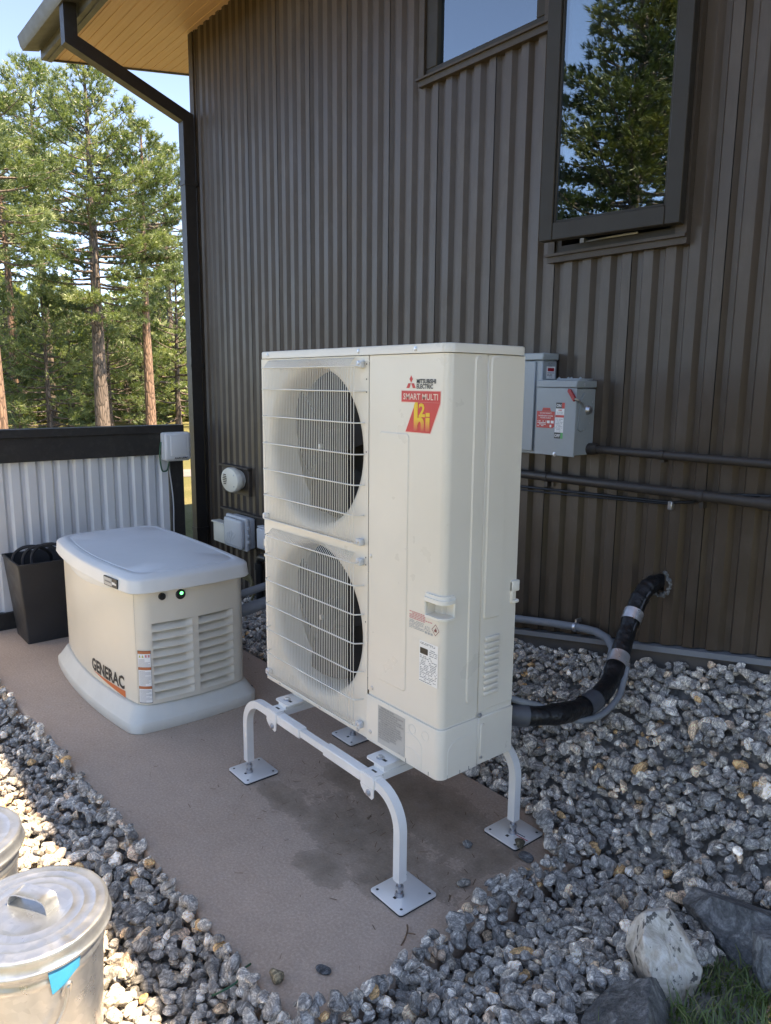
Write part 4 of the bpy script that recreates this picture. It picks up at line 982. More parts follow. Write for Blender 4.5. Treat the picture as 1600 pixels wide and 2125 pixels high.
P = [(-0.1268, 1.100), (-0.1268, 1.122)]+[(-0.1155+0.0175*math.cos(t), 1.105+0.0195*math.sin(t)) for t in np.linspace(PI*0.68, 0, 8)]+[(-0.098, 1.082), (-0.1125, 1.082)]+[(-0.118+0.0055*math.cos(t), 1.104+0.007*math.sin(t)) for t in np.linspace(0, PI*0.8, 5)]
poly(lb, fo, fu, fv, P, 0.0013)
quad(lb, fo, fu, fv, -0.0915, -0.0735, 1.082, 1.1235, 0.0012); quad(lb, fo, fu, fv, -0.0915, -0.0735, 1.1265, 1.1375, 0.0012)
t2 = txt('2', -0.1225, 1.1265, 0.028, 0.039, 0.035, lift=0.0012); lb.add(t2.v, t2.f)
part('lettering', lb, grad_mat(), lg)
# refrigerant label
lb = MB(); dashes(lb, fo, fu, fv, -0.151, -0.045, 0.494, 0.520, 5, 1, 0.95, 0.55); a2 = part('refrigerant_label', lb, 'red_ink', o)
lb = MB(); dashes(lb, fo, fu, fv, -0.151, -0.082, 0.463, 0.492, 6, 2, 0.95, 0.5); t2 = txt('A2L', -0.080, 0.472, 0.028, 0.016); lb.add(t2.v, t2.f)
for i in range(3): quad(lb, fo, fu, fv, -0.078+i*0.013, -0.068+i*0.013, 0.462, 0.469, 0.0006)
dashes(lb, fo, fu, fv, -0.044, -0.014, 0.513, 0.517, 1, 7); part('fine_print', lb, 'pale_ink', a2)
lb = MB(); cx, cz = -0.030, 0.484
for (a1, b1), (a3, b3) in zip([(0, .019), (.017, 0), (0, -.019), (-.017, 0)], [(.017, 0), (0, -.019), (-.017, 0), (0, .019)]):
    poly(lb, fo, fu, fv, [(cx+a1, cz+b1), (cx+a3, cz+b3), (cx+a3*.86, cz+b3*.86), (cx+a1*.86, cz+b1*.86)], 0.0006)
poly(lb, fo, fu, fv, [(cx-.005, cz-.006), (cx+.005, cz-.006), (cx+.006, cz), (cx+.001, cz+.009), (cx-.001, cz+.003), (cx-.006, cz)], 0.0006)
part('flame_diamond', lb, paint('brown_print', (0.28, 0.09, 0.08), 0.5), a2)
# rating plate
lb = MB(); quad(lb, fo, fu, fv, -0.1015, -0.0165, 0.300, 0.4350); rp = part('rating_plate', lb, 'white_print', o)
lb = MB(); poly(lb, fo, fu, fv, rrect(-0.098, -0.062, 0.393, 0.413, 0.002, 2), 0.0008)
for s_ in (0, 1, 2): poly(lb, fo, fu, fv, [(-0.0955+(s_-1)*0.003, 0.4245+(0.004 if s_ == 1 else 0)), (-0.093+(s_-1)*0.003, 0.4245+(0.004 if s_ == 1 else 0)), (-0.0942+(s_-1)*0.003, 0.4285+(0.004 if s_ == 1 else 0))], 0.0008)
part('print_block', lb, 'ink', rp)
lb = MB(); dashes(lb, fo, fu, fv, -0.090, -0.03, 0.4235, 0.4315, 2, 8); dashes(lb, fo, fu, fv, -0.098, -0.02, 0.308, 0.389, 15, 9, 0.62, 0.42); dashes(lb, fo, fu, fv, -0.055, -0.02, 0.392, 0.416, 4, 11, 0.8, 0.4); dashes(lb, fo, fu, fv, -0.099, -0.019, 0.3015, 0.307, 1, 12, 1, 0.5)
part('fine_print', lb, 'grey_ink', rp)
# grey warning plate on the lower cover
wo_ = Vector((0, -0.0056, HZ)); lb = MB(); quad(lb, wo_, fu, fv, -0.300, -0.1595, 0.014, 0.150); wp = part('warning_plate', lb, 'silver_print', o)
lines_ = ['WARNING: RISK OF FIRE', 'AUXILIARY DEVICES WHICH MAY BE IGNITION', 'SOURCES SHALL NOT BE INSTALLED', 'IN THE DUCTWORK, OTHER THAN AUXILIARY', 'DEVICES LISTED FOR USE WITH THE SPECIFIC', 'APPLIANCE. SEE INSTRUCTIONS.', 'AVERTISSEMENT: RISQUE D\'INCENDIE', 'DES DISPOSITIFS AUXILIAIRES POUVANT', 'ETRE DES SOURCES D\'ALLUMAGE NE DOIVENT', 'PAS ETRE INSTALLES DANS LES CONDUITS,', 'SI CES DISPOSITIFS NE SONT PAS', 'REPERTORIES POUR UTILISATION', 'AVEC CET APPAREIL SPECIFIQUE.', 'VOIR INSTRUCTIONS.']
lb = MB()
for i, s_ in enumerate(lines_):
    t_ = txt(s_, -0.295 if i not in (0, 6) else -0.285, 0.1415-i*0.0083, 0.130*min(1, len(s_)/40), 0.0062, 0.012, oo=wo_, lift=0.001); lb.add(t_.v, t_.f)
dashes(lb, wo_, fu, fv, -0.190, -0.165, 0.0185, 0.0215, 1, 5)
part('lettering', lb, 'grey_ink', wp)
# feet of the unit
for x in (-0.835, -0.245):
    for y0, s_ in ((0.012, -1), (0.318, 1)):
        mb = MB(); ya, yb = sorted((y0-s_*0.02, y0+s_*0.078))
        mb.loft([[(xx, yy, Z_(-0.0195)) for xx, yy in rrect(x-0.046, x+0.046, ya, yb, 0.012, 3)], [(xx, yy, Z_(-0.015)) for xx, yy in rrect(x-0.046, x+0.046, ya, yb, 0.012, 3)]])
        mb.bbox(x-0.034, x+0.034, *(sorted((y0, y0-s_*0.010))), Z_(-0.0148), Z_(-0.0003), 0.002, 1)
        ft = part('foot', mb, 'stand', o)
        if s_ == -1:
            mb = MB(); bolt(mb, (x-0.006, y0-0.045, Z_(-0.0148)), (0, 0, 1), 0.010, 0.009); part('bolt', mb, 'zinc', ft)
            mb = MB(); mb.box(x+0.008, x+0.026, y0-0.050, y0-0.040, Z_(-0.0149), Z_(-0.0144)); part('slot', mb, 'ink', ft)

# ------------------------------------------------------------------ stand
o = stand = thing('equipment_stand', 'pale grey tubular stand on square foot plates under the heat pump', 'stand', (-0.56, 0.18, 0))
LX0, LX1, YF, YR = -1.060, -0.078, -0.090, 0.455
RT = 0.367; HW = 0.0155
def railpath(y_):
    P = [(LX0, y_, 0.066)]; r_ = 0.115
    P += [(LX0, y_, 0.15), (LX0, y_, RT-HW-r_)]
    for i in range(1, 10):
        a = PI-PI/2*i/9; P.append((LX0+r_+r_*math.cos(a), y_, RT-HW-r_+r_*math.sin(a)))
    return P
for y_ in (YF, YR):
    Lp = railpath(y_); Lp.append((-0.70, y_, RT-HW))
    Rp = [(LX0+LX1-p[0], p[1], p[2]) for p in railpath(y_)]; Rp.append((-0.44, y_, RT-HW))
    for P in (Lp, Rp):
        mb = MB(); mb.tube(P, HW, 4, sq=True); part('leg', mb, 'stand', o, sharp=40)
    mb = MB(); mb.bbox(-0.715, -0.50, y_-0.0185, y_+0.0185, RT-0.034, RT+0.003, 0.002, 1) if False else None
    mb.box(-0.6995, -0.4405, y_-0.0125, y_+0.0125, RT-HW-0.0125, RT-HW+0.0125); part('inner_rail', mb, 'stand', o)
    mb = MB(); mb.bbox(-0.795, -0.640, y_-0.0185, y_+0.0185, RT-HW-0.0185, RT-HW+0.0185, 0.003, 1); part('rail_sleeve', mb, 'stand', o); mb = MB(); mb.bbox(-0.485, -0.265, y_-0.0185, y_+0.0185, RT-HW-0.0185, RT-HW+0.0185, 0.003, 1); part('rail_sleeve', mb, 'stand', o)
    for x, s_ in ((-0.835, -1), (-0.225, 1)):
        mb = MB(); mb.bbox(x-0.036, x+0.036, y_-0.0215, y_+0.0215, RT-0.036, RT+0.006, 0.003, 1)
        e = -0.0215 if y_ == YF else 0.0185
        mb.prism([(x-0.036, RT-0.034), (x+0.036, RT-0.034), (x+0.036, RT-0.060), (x+0.026, RT-0.070), (x-0.012, RT-0.062), (x-0.030, RT-0.046)], 0.003, 'y', y_+e)
        cl = part('clamp', mb, 'stand', o)
        mb = MB(); bolt(mb, (x+0.010, y_+e-(0.0005 if y_ == YF else -0.0035), RT-0.052), (0, -1 if y_ == YF else 1, 0), 0.008, 0.008); part('bolt', mb, 'zinc', cl)
for x in (-0.835, -0.225):
    mb = MB(); mb.box(x-0.030, x+0.030, YF-0.02, YR+0.02, RT+0.0065, RT+0.0095); mb.box(x-0.030, x-0.027, YF+0.025, YR-0.025, RT-0.016, RT+0.0064); mb.box(x+0.027, x+0.030, YF+0.025, YR-0.025, RT-0.016, RT+0.0064)
    mb.box(x-0.0265, x+0.0265, YF+0.03, YR-0.03, RT+0.0096, RT+0.0250)
    cr = part('cross_rail', mb, 'stand', o)
    mb = MB(); mb.box(x-0.012, x+0.012, YF+0.006, YF+0.014, RT+0.0095, RT+0.0100); part('slot', mb, 'ink', cr)
for x, s_ in ((LX0-0.004, -1), (LX1-0.006, 1)):
    for y_ in (YF+0.022, YR+0.010):
        cx, cy = x, y_; mb = MB()
        for zz, nm, mt in (((0.0005, 0.007), 'rubber_pad', 'rubber'), ((0.0071, 0.0125), 'foot_plate', 'stand')):
            mb = MB(); q = 0.0785 if nm == 'foot_plate' else 0.0775
            P = rrect(cx-q, cx+q, cy-q, cy+q, 0.012, 4)
            mb.loft([[(a, b, zz[0]) for a, b in P], [(a, b, zz[1]-0.001) for a, b in P], [(a, b, zz[1]) for a, b in rrect(cx-q+.001, cx+q-.001, cy-q+.001, cy+q-.001, 0.0115, 4)]])
            fp = part(nm, mb, mt, o, sharp=50)
        mb = MB()
        for a in (-0.06, 0.06):
            for b in (-0.06, 0.06): mb.lathe([(0, 0.0003), (0.005, 0.0003)], 10, Matrix.Translation((cx+a, cy+b, 0.0125)))
        quad(mb, (cx+0.006, cy-0.040, 0.0125), (1, 0, 0), (0, 1, 0), -0.006, 0.006, -0.006, 0.006, 0.0003)
        part('bolt_hole', mb, 'ink', fp)
        lx = LX0 if s_ < 0 else LX1; ly = YF if cy < 0.2 else YR
        mb = MB(); mb.lathe([(0.004, 0.062), (0.0065, 0.06), (0.0065, 0.006), (0.0065, 0.0)], 12, Matrix.Translation((lx, ly, 0.0125)))
        mb.lathe([(0.006, 0.036), (0.0125, 0.036), (0.0135, 0.033), (0.0135, 0.024), (0.0065, 0.024)], 6, Matrix.Translation((lx, ly, 0.0125)))
        mb.lathe([(0.006, 0.012), (0.013, 0.012), (0.013, 0.002), (0.016, 0.002), (0.016, 0.0)], 14, Matrix.Translation((lx, ly, 0.0125)))
        part('levelling_bolt', mb, 'zinc', o)
        if s_ > 0 and cy > 0.2:
            q = (cx+0.004, cy-0.006, 0.0125); U = Vector((0.72, 0.05, 0)).normalized(); V = Vector((0, 0, 1)).cross(U)
            lb = MB(); quad(lb, q, U, V, 0.004, 0.076, -0.014, 0.012, 0.0004); sk = part('sticker', lb, 'white_print', fp)
            lb = MB(); dashes(lb, q, U, V, 0.012, 0.05, 0.001, 0.009, 1, 3, 1, 0.6); part('fine_print', lb, 'ink', sk)
            lb = MB(); dashes(lb, q, U, V, 0.008, 0.070, -0.011, -0.002, 1, 4, 1, 0.55); part('red_print', lb, 'red', sk)

# ------------------------------------------------------------------ standby generator
o = gen = thing('generator', 'cream standby generator with louvered end and domed grey lid', 'generator', (-2.24, -0.03, 0))
def gout(xl, xr, yf, yb, bx_, bf, bb, r, z, n=10):
    """rounded outline with bulging sides: counter-clockwise from the right end"""
    cx = (xl+xr)/2; a = (xr-xl)/2; cy = (yf+yb)/2; b = (yb-yf)/2
    P = []
    for x, y_ in rrect_dense(xl, xr, yf, yb, r, n):
        dx = max(0, 1-((x-cx)/a)**2); dy = max(0, 1-((y_-cy)/b)**2)
        w1 = abs(x-cx)/a; w2 = abs(y_-cy)/b
        X_ = x+np.sign(x-cx)*bx_*dy*w1**3
        Y_ = y_+(-bf*dx if y_ < cy else bb*dx)*w2**3
        P.append((X_, Y_, z))
    return P
def rrect_dense(x0, x1, y0, y1, r, n=10):
    C_ = [(x1-r, y1-r, 0), (x0+r, y1-r, 90), (x0+r, y0+r, 180), (x1-r, y0+r, 270)]; P = []
    for q, (cx, cy, a0) in enumerate(C_):
        arc = [(cx+r*math.cos(R(a0+90*i/6)), cy+r*math.sin(R(a0+90*i/6))) for i in range(7)]
        P += arc
        nx_ = C_[(q+1) % 4]; e = (nx_[0]+r*math.cos(R(nx_[2])), nx_[1]+r*math.sin(R(nx_[2])))
        for i in range(1, n): P.append((lerp(arc[-1][0], e[0], i/n), lerp(arc[-1][1], e[1], i/n)))
    return P
mb = MB()
def base_ring(d, z): return gout(-2.895+d, -1.690-d, -0.348+d, 0.312-d, 0.026, 0.050, 0.02, 0.055, z)
mb.loft([base_ring(0.004, 0.0), base_ring(0, 0.006), base_ring(0, 0.050), base_ring(0.0025, 0.0545), base_ring(0.008, 0.060), base_ring(0.040, 0.1165), base_ring(0.044, 0.1195), base_ring(0.055, 0.120)])
part('base', mb, 'gen_base', o, sharp=40)
BXL, BXR, BYF, BYB = -2.872, -1.722, -0.285, 0.262
def body_ring(z, d=0): return gout(BXL+d, BXR-d, BYF+d, BYB-d, 0.030, 0.062, 0.02, 0.050, z)
LCOL = ((-0.230, -0.036), (-0.006, 0.186)); LZ0, LZ1 = 0.140, 0.520
YCUT = sorted([q for c_ in LCOL for q in c_]+[-0.13, 0.09])
def body_cut_ring(z, d=0.0):
    P = body_ring(z, d); out = []
    cy = (BYF+BYB)/2; b_ = (BYB-BYF)/2
    for i, p in enumerate(P):
        if p[0] > BXR-0.02 and BYF+d+0.051 < p[1] < BYB-d-0.051: continue
        out.append(p)
    end = [(BXR-d+0.030*max(0, 1-((y_-cy)/b_)**2), y_, z) for y_ in YCUT]
    # the ring runs counter-clockwise: the right end closes it from low y to high y
    return out+end
zs_ = [(0.1205, 0.006), (0.124, 0.0), (LZ0, 0), (LZ1, 0), (0.68, 0)]
rs_ = [body_cut_ring(z, d) for z, d in zs_]; n_r = len(rs_[0]); V = [p for r_ in rs_ for p in r_]; Fc = []
for i in range(len(rs_)-1):
    for k_ in range(n_r):
        y0, y1 = rs_[0][k_][1], rs_[0][(k_+1) % n_r][1]; xk = rs_[0][k_][0]
        if i == 2 and k_ >= n_r-6 and any(c_[0]-1e-4 <= min(y0, y1) and max(y0, y1) <= c_[1]+1e-4 for c_ in LCOL): continue
        Fc.append((i*n_r+k_, i*n_r+(k_+1) % n_r, (i+1)*n_r+(k_+1) % n_r, (i+1)*n_r+k_))
mb = MB(); mb.add(V, Fc); part('body', mb, 'gen_body', o, sharp=40)
mb = MB()
def lid_ring(d, z): return gout(-2.885+d, -1.690-d, -0.322+d, 0.290-d, 0.028, 0.052, 0.02, 0.055, z)
mb.loft([lid_ring(0.03, 0.676), lid_ring(0.003, 0.676), lid_ring(0, 0.680), lid_ring(0.005, 0.732), lid_ring(0.0075, 0.739), lid_ring(0.013, 0.745), lid_ring(0.034, 0.756), lid_ring(0.039, 0.758), lid_ring(0.056, 0.759), lid_ring(0.059, 0.7565), lid_ring(0.066, 0.7565), lid_ring(0.069, 0.7595), lid_ring(0.2, 0.763)])
lid = part('lid', mb, 'gen_lid', o, sharp=40)
def front_y(x, off=0.0):
    cx = (BXL+BXR)/2; a = (BXR-BXL)/2
    return BYF-0.062*max(0, 1-((x-cx)/a)**2)-off
def end_x(y_, off=0.0):
    cy = (BYF+BYB)/2; b = (BYB-BYF)/2
    return BXR+0.030*max(0, 1-((y_-cy)/b)**2)+off
# pressed louvers in two columns on the end: each slat dips inwards at its top edge
for (ya, yb) in LCOL:
    for i in range(9):
        zt = LZ1-i*0.0422; rings = []
        for q in range(11):
            t = q/10; y_ = lerp(ya+0.0005, yb-0.0005, t); e = min(1, t*5, (1-t)*5)**0.5; xf = end_x(y_)
            z9 = zt-0.0422+0.0005
            rings.append([(xf-0.0035-0.030*e, y_, zt+0.004 if i else zt-0.0006), (xf-0.002-0.021*e, y_, zt-0.010), (xf-0.001-0.008*e, y_, zt-0.026), (xf+0.0012, y_, z9+0.006), (xf+0.0012, y_, z9+0.0004), (xf-0.003, y_, z9), (xf-0.004-0.009*e, y_, zt-0.028), (xf-0.006-0.032*e, y_, zt-0.006)])
        mb = MB(); mb.loft(rings); part('louver', mb, 'gen_body', o, sharp=35)
# knob and lamp
def disc(y_, z, r_, h, nm, mt, n=22, par=o):
    T = Matrix.Translation((end_x(y_)-0.002, y_, z)) @ Matrix.Rotation(PI/2, 4, 'Y')
    mb = MB(); mb.lathe([(0, h+0.002), (r_*0.85, h+0.002), (r_, h-0.002), (r_, 0)], n, T); return part(nm, mb, mt, par, sharp=40)
disc(-0.178, 0.646, 0.017, 0.012, 'port_cap', 'black'); 
lm = disc(-0.090, 0.643, 0.024, 0.008, 'status_lamp', 'black')
T = Matrix.Translation((end_x(-0.09)+0.0084, -0.088, 0.650)) @ Matrix.Rotation(PI/2, 4, 'Y'); mb = MB(); mb.lathe([(0, 0.003), (0.006, 0.002), (0.0085, 0)], 16, T)
part('light', mb, 'led', lm)
# front lettering and swoosh follow the bulging front
def wrap_front(mb, off=0.0012):
    mb.v = [(x, front_y(x, off), z) for x, y_, z in mb.v]; return mb
ft = wrap_front(text_mb('GENERAC', (-2.245, 0, 0.166), (1, 0, 0), (0, 0, 1), 0.372, 0.064, 0.036))
bd = part('brand_print', ft, 'ink', o)
lb = MB()
for i in range(12):
    a, b = i/12, (i+1)/12
    lb.add([(lerp(-2.240, -1.868, a), 0, 0.160-0.003*a), (lerp(-2.240, -1.868, a), 0, 0.160-0.004*a-0.033*a), (lerp(-2.240, -1.868, b), 0, 0.160-0.004*b-0.033*b), (lerp(-2.240, -1.868, b), 0, 0.160-0.003*b)], [(0, 1, 2, 3)])
part('swoosh', wrap_front(lb), 'orange', o)
# sticker round the corner
ring = body_ring(0.0); 
cor = [(x, y_) for x, y_, _ in ring]
k0 = min(range(len(cor)), key=lambda i: (cor[i][0]-(-1.735))**2+(cor[i][1]-(-0.290))**2)
cc_ = (BXR-0.05, BYF+0.05)
def corner_pt(t, off): 
    """t in 0..1 runs from the front face round the corner to the end face"""
    a = R(-78+72*t); rr = 0.0515+off
    x, y_ = BXR-0.05+rr*math.cos(a), BYF+0.05+rr*math.sin(a)
    dx = max(0, 1-((x-(BXL+BXR)/2)/((BXR-BXL)/2))**2); dy = max(0, 1-((y_-(BYF+BYB)/2)/((BYB-BYF)/2))**2)
    return (x+0.030*dy*min(1, abs(x-(BXL+BXR)/2)/((BXR-BXL)/2))**3, y_-0.062*dx*min(1, abs(y_-(BYF+BYB)/2)/((BYB-BYF)/2))**3)
def corner_quad(mb, t0, t1, z0, z1, off=0.0006, n=8):
    V = []; 
    for i in range(n+1): p = corner_pt(lerp(t0, t1, i/n), off); V += [(p[0], p[1], z0), (p[0], p[1], z1)]
    mb.add(V, [(2*i, 2*i+2, 2*i+3, 2*i+1) for i in range(n)]); return mb
lb = corner_quad(MB(), 0.16, 1.0, 0.132, 0.392); ck = part('hazard_sticker', lb, 'ink', o)
lb = MB()
for z0, z1 in ((0.135, 0.203), (0.217, 0.297), (0.311, 0.376)): corner_quad(lb, 0.18, 0.98, z0, z1, 0.0010)
part('white_field', lb, 'white_print', ck)
lb = MB()
for z0, z1 in ((0.2035, 0.2165), (0.2975, 0.3105), (0.3765, 0.390)): corner_quad(lb, 0.18, 0.98, z0, z1, 0.0010)
part('orange_bar', lb, paint('hazard_orange', (0.55, 0.16, 0.06), 0.45), ck)
lb = MB(); rg = random.Random(3)
for z0, z1 in ((0.138, 0.200), (0.220, 0.294), (0.314, 0.354)):
    z = z1-0.003
    while z > z0:
        t1_ = rg.choice((0.93, 0.93, 0.8, 0.6)); corner_quad(lb, 0.23, t1_, z-0.0022, z, 0.0014); z -= 0.0052
part('fine_print', lb, 'pale_ink', ck)
lb = MB()
for i, t0 in enumerate((0.24, 0.42)):
    p = corner_pt(t0, 0.0015); q = corner_pt(t0+0.13, 0.0015); c2 = corner_pt(t0+0.065, 0.0015); lb.add([(p[0], p[1], 0.358), (q[0], q[1], 0.358), (c2[0], c2[1], 0.373)], [(0, 1, 2)])
part('warning_triangle', lb, paint('olive_yellow', (0.50, 0.45, 0.10), 0.5), ck)
lb = MB()
for t0 in (0.62, 0.80): corner_quad(lb, t0, t0+0.12, 0.359, 0.372, 0.0015, 3)
part('prohibition_sign', lb, 'red_ink', ck)
lb = corner_quad(MB(), 0.06, 0.075, 0.121, 0.676, 0.0004, 2); part('panel_seam', lb, 'grey_ink', o)
# badge on the lid edge
def lid_y(x, off): 
    cx = -2.2875; a = 0.5975; return -0.322-0.052*max(0, 1-((x-cx)/a)**2)-off
lb = MB()
def lidquad(mb, xa, xb, za, zb, off):
    ya, yb = lid_y(xa, off), lid_y(xb, off); mb.add([(xa, ya, za), (xb, yb, za), (xb, yb, zb), (xa, ya, zb), (xa, ya+0.006, za), (xb, yb+0.006, za), (xb, yb+0.006, zb), (xa, ya+0.006, zb)], [(0, 1, 2, 3), (0, 4, 5, 1), (1, 5, 6, 2), (2, 6, 7, 3), (3, 7, 4, 0)])
lidquad(lb, -1.945, -1.815, 0.683, 0.727, 0.004); bg_ = part('badge', lb, 'ink', lid)
lb = MB(); lidquad(lb, -1.940, -1.862, 0.687, 0.723, 0.0048); part('badge_plate', lb, 'silver_print', lid)
for xa, xb, za, zb, mt in ((-1.930, -1.905, 0.701, 0.708, 'grey_ink'), (-1.902, -1.890, 0.701, 0.708, 'grey_ink'), (-1.887, -1.872, 0.701, 0.708, 'grey_ink'), (-1.857, -1.846, 0.698, 0.710, 'white_print'), (-1.843, -1.834, 0.698, 0.710, 'white_print'), (-1.831, -1.821, 0.698, 0.706, 'white_print')):
    lb = MB(); lidquad(lb, xa, xb, za, zb, 0.0056); part('print_block', lb, mt, lid)
# finger recess lip under the lid
lb = MB(); rings = []
for i in range(15):
    t = i/14; x = lerp(-2.62, -1.93, t); d = math.sin(PI*t)**0.7
    y_ = front_y(x); rings.append([(x, y_+0.002, 0.6765), (x, y_-0.010*d-0.0005, 0.6765), (x, y_-0.013*d-0.0005, 0.668-0.016*d), (x, y_-0.009*d-0.0005, 0.660-0.026*d), (x, y_+0.002, 0.658-0.026*d)])
lb.loft(rings); part('lid_lip', lb, 'gen_lid', o, sharp=50)
# ------------------------------------------------------------------ galvanised cans
def can(label, cx, cy, zt, seed, tape):
    o = thing('trash_can', label, 'trash can', (cx, cy, -0.08), 'galvanised cans on the gravel')
    T0 = Matrix.Translation((cx, cy, 0)); zb = -0.10
    prof = [(0, zb), (0.128, zb), (0.132, zb+0.008), (0.134, zb+0.02)]
    for t in np.linspace(0.05, 1, 14):
        z = lerp(zb, zt-0.028, t); r_ = lerp(0.132, 0.158, t)
        prof.append((r_, z))
    # two rolled beads below the lid
    out = []
    for r_, z in prof: out.append((r_, z))
    for zc in (zt-0.052, zt-0.080):
        r0 = lerp(0.132, 0.158, (zc-zb)/(zt-0.028-zb)); out += [(r0, zc-0.009), (r0+0.0035, zc-0.004), (r0+0.0035, zc+0.004), (r0, zc+0.009)]
    out = sorted(out[4:], key=lambda p: p[1]); out = prof[:4]+out
    mb = MB(); mb.lathe(out, 64, T0); body = part('body', mb, 'galv', o, sharp=50)
    mb = MB(); R_ = 0.170; n = 96; V = []; rad = []
    pr = [(0.0, 0.004), (0.060, 0.004), (0.087, 0.004), (0.089, 0.0048), (0.091, 0.0048), (0.093, 0.004), (0.112, 0.003), (0.114, 0.0038), (0.116, 0.0038), (0.118, 0.003), (0.138, 0.002), (0.140, 0.0028), (0.142, 0.0028), (0.144, 0.002), (0.160, 0.0005), (0.168, 0.0), (R_, -0.003), (0.1705, -0.012), (0.1712, -0.030), (0.1745, -0.033), (0.1765, -0.036), (0.1745, -0.040), (0.170, -0.038), (0.168, -0.02)]
    rg = random.Random(seed); ph = [rg.uniform(0, 6.28) for _ in range(6)]
    for k_ in range(n):
        a = 2*PI*k_/n
        wob = 0.55*math.sin(9*a+ph[0])+0.8*math.sin(23*a+ph[1])+0.6*math.sin(31*a+ph[2])
        side = max(0, math.cos(a-0.2))
        for r_, z in pr:
            w_ = wob*0.0011*side*max(0, 1-abs(r_-0.15)/0.035) if z > -0.002 else 0
            V.append((r_*math.cos(a), r_*math.sin(a), z+w_))
    m_ = len(pr); mb.add(V, [(k_*m_+i, ((k_+1) % n)*m_+i, ((k_+1) % n)*m_+i+1, k_*m_+i+1) for k_ in range(n) for i in range(m_-1)], Matrix.Translation((cx, cy, zt)))
    lid_ = part('lid', mb, 'galv', o, sharp=70)
    # strap handle: flat ribbon bent into an arch
    mb = MB(); A = Vector((0.60, 0.62, 0)).normalized() if False else Vector((0.83, 0.56, 0)).normalized(); B = Vector((0, 0, 1)).cross(A)
    pth = [(-0.056, 0.004), (-0.053, 0.020), (-0.046, 0.031), (-0.030, 0.036), (0.030, 0.036), (0.046, 0.031), (0.053, 0.020), (0.056, 0.004)]
    rings = []
    for i, (u_, z) in enumerate(pth):
        p = Vector((cx-0.012, cy+0.006, zt))+A*u_+Vector((0, 0, z))
        rings.append([p-B*0.021, p-B*0.021+Vector((0, 0, 0.004)), p-B*0.0185+Vector((0, 0, 0.0022)), p+B*0.0185+Vector((0, 0, 0.0022)), p+B*0.021+Vector((0, 0, 0.004)), p+B*0.021, p+B*0.0185-Vector((0, 0, 0.001)), p-B*0.0185-Vector((0, 0, 0.001))])
    mb.loft(rings); part('handle', mb, 'galv', lid_, sharp=50)
    if tape:
        a0 = math.atan2(-0.30, 0.95)+0.42
        mb = MB(); V = []
        for i in range(7):
            for j_ in range(6):
                u_ = i/6; v_ = j_/5; aa = a0-0.20+0.46*u_+0.06*v_*(1-u_); z = zt-0.030-0.082*v_*(1-0.45*u_)-0.002*u_
                r_ = lerp(0.132, 0.158, (z-zb)/(zt-0.028-zb))+0.006*(1-v_)+0.0055+0.001*math.sin(7*u_+5*v_)
                V.append((cx+r_*math.cos(aa), cy+r_*math.sin(aa), z))
        mb.add(V, [(i*6+j_, (i+1)*6+j_, (i+1)*6+j_+1, i*6+j_+1) for i in range(6) for j_ in range(5)]); part('tape', mb, 'blue_tape', o, 'blue tape holding the lid to the can')
    ah = math.atan2(-0.20, 0.98)+0.36
    def at(a, z, d): r_ = lerp(0.132, 0.158, (z-zb)/(zt-0.028-zb))+d; return (cx+r_*math.cos(a), cy+r_*math.sin(a), z)
    mb = MB(); mb.tube(smooth_path([at(ah-0.05, zt-0.125, 0.004), at(ah-0.03, zt-0.095, 0.016), at(ah+0.03, zt-0.092, 0.018), at(ah+0.05, zt-0.125, 0.004)], 5), 0.004, 8); part('wire_loop', mb, 'zinc', o)
    mb = MB(); mb.tube(smooth_path([at(ah, zt-0.100, 0.018), at(ah-0.05, zt-0.14, 0.020), at(ah-0.22, zt-0.19, 0.022), at(ah-0.50, zt-0.235, 0.022), at(ah-0.9, zt-0.245, 0.020), at(ah-1.3, zt-0.22, 0.016)], 6), 0.0042, 8); part('bail_handle', mb, 'zinc', o)
can('galvanised can with blue tape under its lid, nearest the camera', -0.189, -1.139, 0.400, 3, True)
can('galvanised can cut off by the left edge, farther along the gravel', -0.622, -1.233, 0.400, 8, False)

# ------------------------------------------------------------------ stones
def ico(sub):
    bm = bmesh.new(); bmesh.ops.create_icosphere(bm, subdivisions=sub, radius=1.0)
    v = np.array([x.co[:] for x in bm.verts]); f = np.array([[x.index for x in q.verts] for q in bm.faces]); bm.free(); return v, f
ICO = {k_: ico(k_) for k_ in (1, 2, 3, 4, 6)}
def stone_shape(v, rg, planes=10, lo=0.55, hi=0.92, norm=True):
    d = rg.normal(size=(planes, 3)); d /= np.linalg.norm(d, axis=1, keepdims=True); h = rg.uniform(lo, hi, planes)
    c_ = np.clip(v@d.T, 1e-3, None); r_ = np.minimum(1.0, (h/c_).min(1)); return v*(r_/(norm and r_.mean()/0.9 or 1.0))[:, None]
def fbm3(P, rg, octs=4, f0=1.5):
    out = np.zeros(len(P)); amp = 1.0
    for k_ in range(octs):
        for _ in range(4):
            w_ = rg.normal(size=3)*f0*(1.9**k_); out += amp*np.sin(P@w_+rg.uniform(0, 6.28))*0.35
        amp *= 0.52
    return out
BOULD = []
